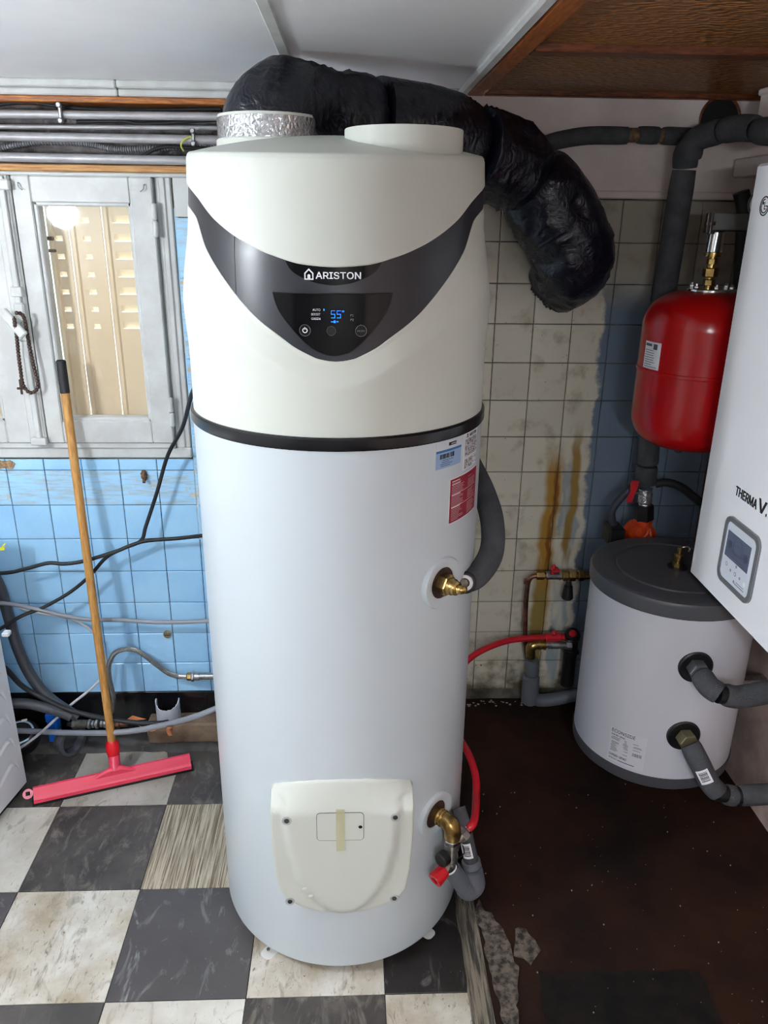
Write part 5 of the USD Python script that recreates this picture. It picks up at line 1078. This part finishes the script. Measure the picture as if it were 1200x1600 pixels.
# fittings lying on the floor
ff = thing('old_pipe_fittings', 'row of old metal pipe fittings lying behind the clip', 'pipe fitting')
g = lambda px, py=1131: W(px, py, 2.085)
obj('threaded_pipe', cat(nut(g(113), g(120), .016), cyl(g(119), g(137), .0125, 16), *[cyl(g(a), g(a+1.2), .0138, 16) for a in range(121, 136, 3)]), mat('dull_steel2', (120, 120, 112), .5, .6), ff)
obj('pipe_union', cat(*[cyl(g(a), g(a+6), r, 16, .003) for a, r in ((137, .015), (143, .0125), (149, .015), (156, .0115), (162, .0135))]), STEEL, ff)
obj('copper_tail', cat(cyl(g(168), g(200), .0085, 14), nut(g(181), g(188), .0145), cyl(g(178, 1132), g(181, 1132), .0165, 18)), COPPER, ff)
CLAY = mat('orange_clay', (232, 142, 84), .7)
tag(obj('clay_shard', prism(sg.Polygon([(0, 0), (.018, .012), (.045, .004), (.062, .0), (.03, -.003)]), W(198, 1124, 2.08), V(1, 0, 0), V(0, .5, .86), .003), CLAY), 'orange broken clay shard left of the brick, the upper of two', 'clay shard')
tag(obj('clay_shard', prism(sg.Polygon([(0, 0), (.04, -.010), (.06, -.016), (.045, -.020)]), W(214, 1133, 2.03), V(1, 0, 0), V(0, .6, .8), .003), CLAY), 'orange broken clay shard under the black cables by the brick', 'clay shard')
# brick, half pvc sleeve, small wooden block
bk = thing('brick', 'dirty brown brick lying against the black skirting', 'brick')
b0_ = V(-.652, 2.092, .023); b1_ = V(-.42, 2.096, .023)
bx2 = (b1_-b0_)/np.linalg.norm(b1_-b0_); by2 = V(-bx2[1], bx2[0], 0)
m = box(0, 0, 0, .24, .070, .072, .006); m = m.subdivide().subdivide().subdivide().subdivide(); m.vertices += .004*(meshkit.fbm(m.vertices*60, 3, 2)[:, None]-.5)*V(1, 1, 1)
obj('brick_body', place(m, b0_, bx2, by2, V(0, 0, 1)), mat('dirty_brick', (132, 112, 92), .85, c2=(92, 68, 54), ns=12, nlo=.35, nhi=.65, spots=((120, 70, 62), 9, .58, .7), bump=.6, bs=90), bk, smooth=50)
t = thing('pvc_sleeve', 'broken light grey plastic half sleeve standing on the brick', 'pvc sleeve')
sc_ = V(-.586, 2.125, .093)
tt = np.radians(np.linspace(-190, 10, 50)); 
hz = .058+.010*np.abs(np.sin((tt+math.pi/2)))**3*1.0+.010*np.clip((np.abs(tt+math.pi/2)-1.2)/.5, 0, 1)
hz += .004*(meshkit.noise(np.c_[tt*6, tt*0, tt*0], 3)-.5)
rows = []
for r, s in ((.034, 0), (.0375, 0), (.0375, 1), (.034, 1), (.034, 0)): rows.append(np.c_[sc_[0]+r*np.cos(tt), sc_[1]+r*np.sin(tt), sc_[2]+hz*s])
obj('sleeve_wall', grid(np.array(rows).transpose(1, 0, 2)), PVCL, t)
wb = W(265, 1143, 1.965)
tag(obj('copper_end', cat(place(box(-.008, -.006, -.014, .008, .006, .012, .003), wb, V(.97, .1, .2), V(-.1, 1, 0), V(-.2, 0, .97)), cyl(wb+V(.0, 0, .010), wb+V(.002, 0, .016), .010, 14)), mat('copper_brown', (176, 112, 72), .45, c2=(120, 74, 50), ns=60)), 'short copper coloured plug clipped on the grey hose', 'plug')
# things behind the machine
t = thing('speaker_driver', 'round black and silver device lying behind the washing machine', 'device')
sc2 = W(28, 1125, 2.06)
obj('black_body', lathe([(0, 0), (.050, 0), (.058, .02), (.055, .045), (.045, .05), (0, .05)], V(-1.035, 2.075, .05), (.12, -.35, 1), 36), BLACK, t)
obj('silver_rim', lathe([(.036, .050), (.044, .051), (.042, .056), (.036, .056), (.036, .050)], V(-1.035, 2.075, .05), (.12, -.35, 1), 36), CHROME, t)
obj('maker_plate', prism(rrect(-.008, -.003, .008, .003, .001), W(38, 1125, 2.005), V(1, .2, .1), V(0, .2, 1), .001), PAPER, t)
t = thing('blue_tin', 'small bright blue box on the floor behind the pipe clip', 'box')
xa, xb = -.968, -.938
BL = mat('bright_blue', (20, 110, 225), .4)
obj('tin_body', box(xa, 2.112, .022, xb, 2.15, .095, .002), BL, t); obj('tin_lid', box(xa-.001, 2.111, .097, xb+.001, 2.151, .126, .002), BL, t)
tag(obj('plastic_bit', cyl(WZ(202, 1164, .0), WZ(206, 1163, .008), .005, 10, .002), BLACK), 'tiny black plastic bit on the cream tile behind the squeegee', 'plastic bit')
# beaded chain on the window handle
ch = thing('bead_chain', 'brown wooden bead string hanging from the window handle', 'bead string')
yb = Y0-.052
loop = spline([W(26, 489, yb-.03), W(34, 491, yb-.02), W(39, 502, yb-.01), W(44, 530, yb), W(50, 560, yb), W(57, 590, yb), W(59, 605, yb), W(52, 613, yb), W(44, 612, yb), W(36, 601, yb), W(33, 585, yb), W(29, 555, yb), W(26, 525, yb-.01), W(23, 505, yb-.028), W(22, 494, yb-.033)], 30)
s = np.concatenate([[0], np.cumsum(np.linalg.norm(np.diff(loop, axis=0), axis=1))]); BEAD = mat('dark_bead', (66, 48, 40), .4)
N = int(s[-1]/.0088)
for i in range(N):
    p = [np.interp(s[-1]*i/N, s, loop[:, k_]) for k_ in range(3)]
    b = trimesh.creation.icosphere(1, .0054); b.apply_translation(p); obj('bead', b, BEAD, ch, smooth=True)
obj('cord', sweep(loop, .0012, 6), BEAD, ch)
q = W(36, 590, yb-.004)
obj('tassel', cat(box(q[0]-.012, q[1]-.003, q[2]-.045, q[0]-.006, q[1]+.001, q[2]-.005, .001), box(q[0]-.020, q[1]-.003, q[2]-.032, q[0]+.000, q[1]+.001, q[2]-.026, .001), cyl(q+V(-.004, 0, -.002), q+V(-.006, 0, -.02), .003, 8)), BEAD, ch)
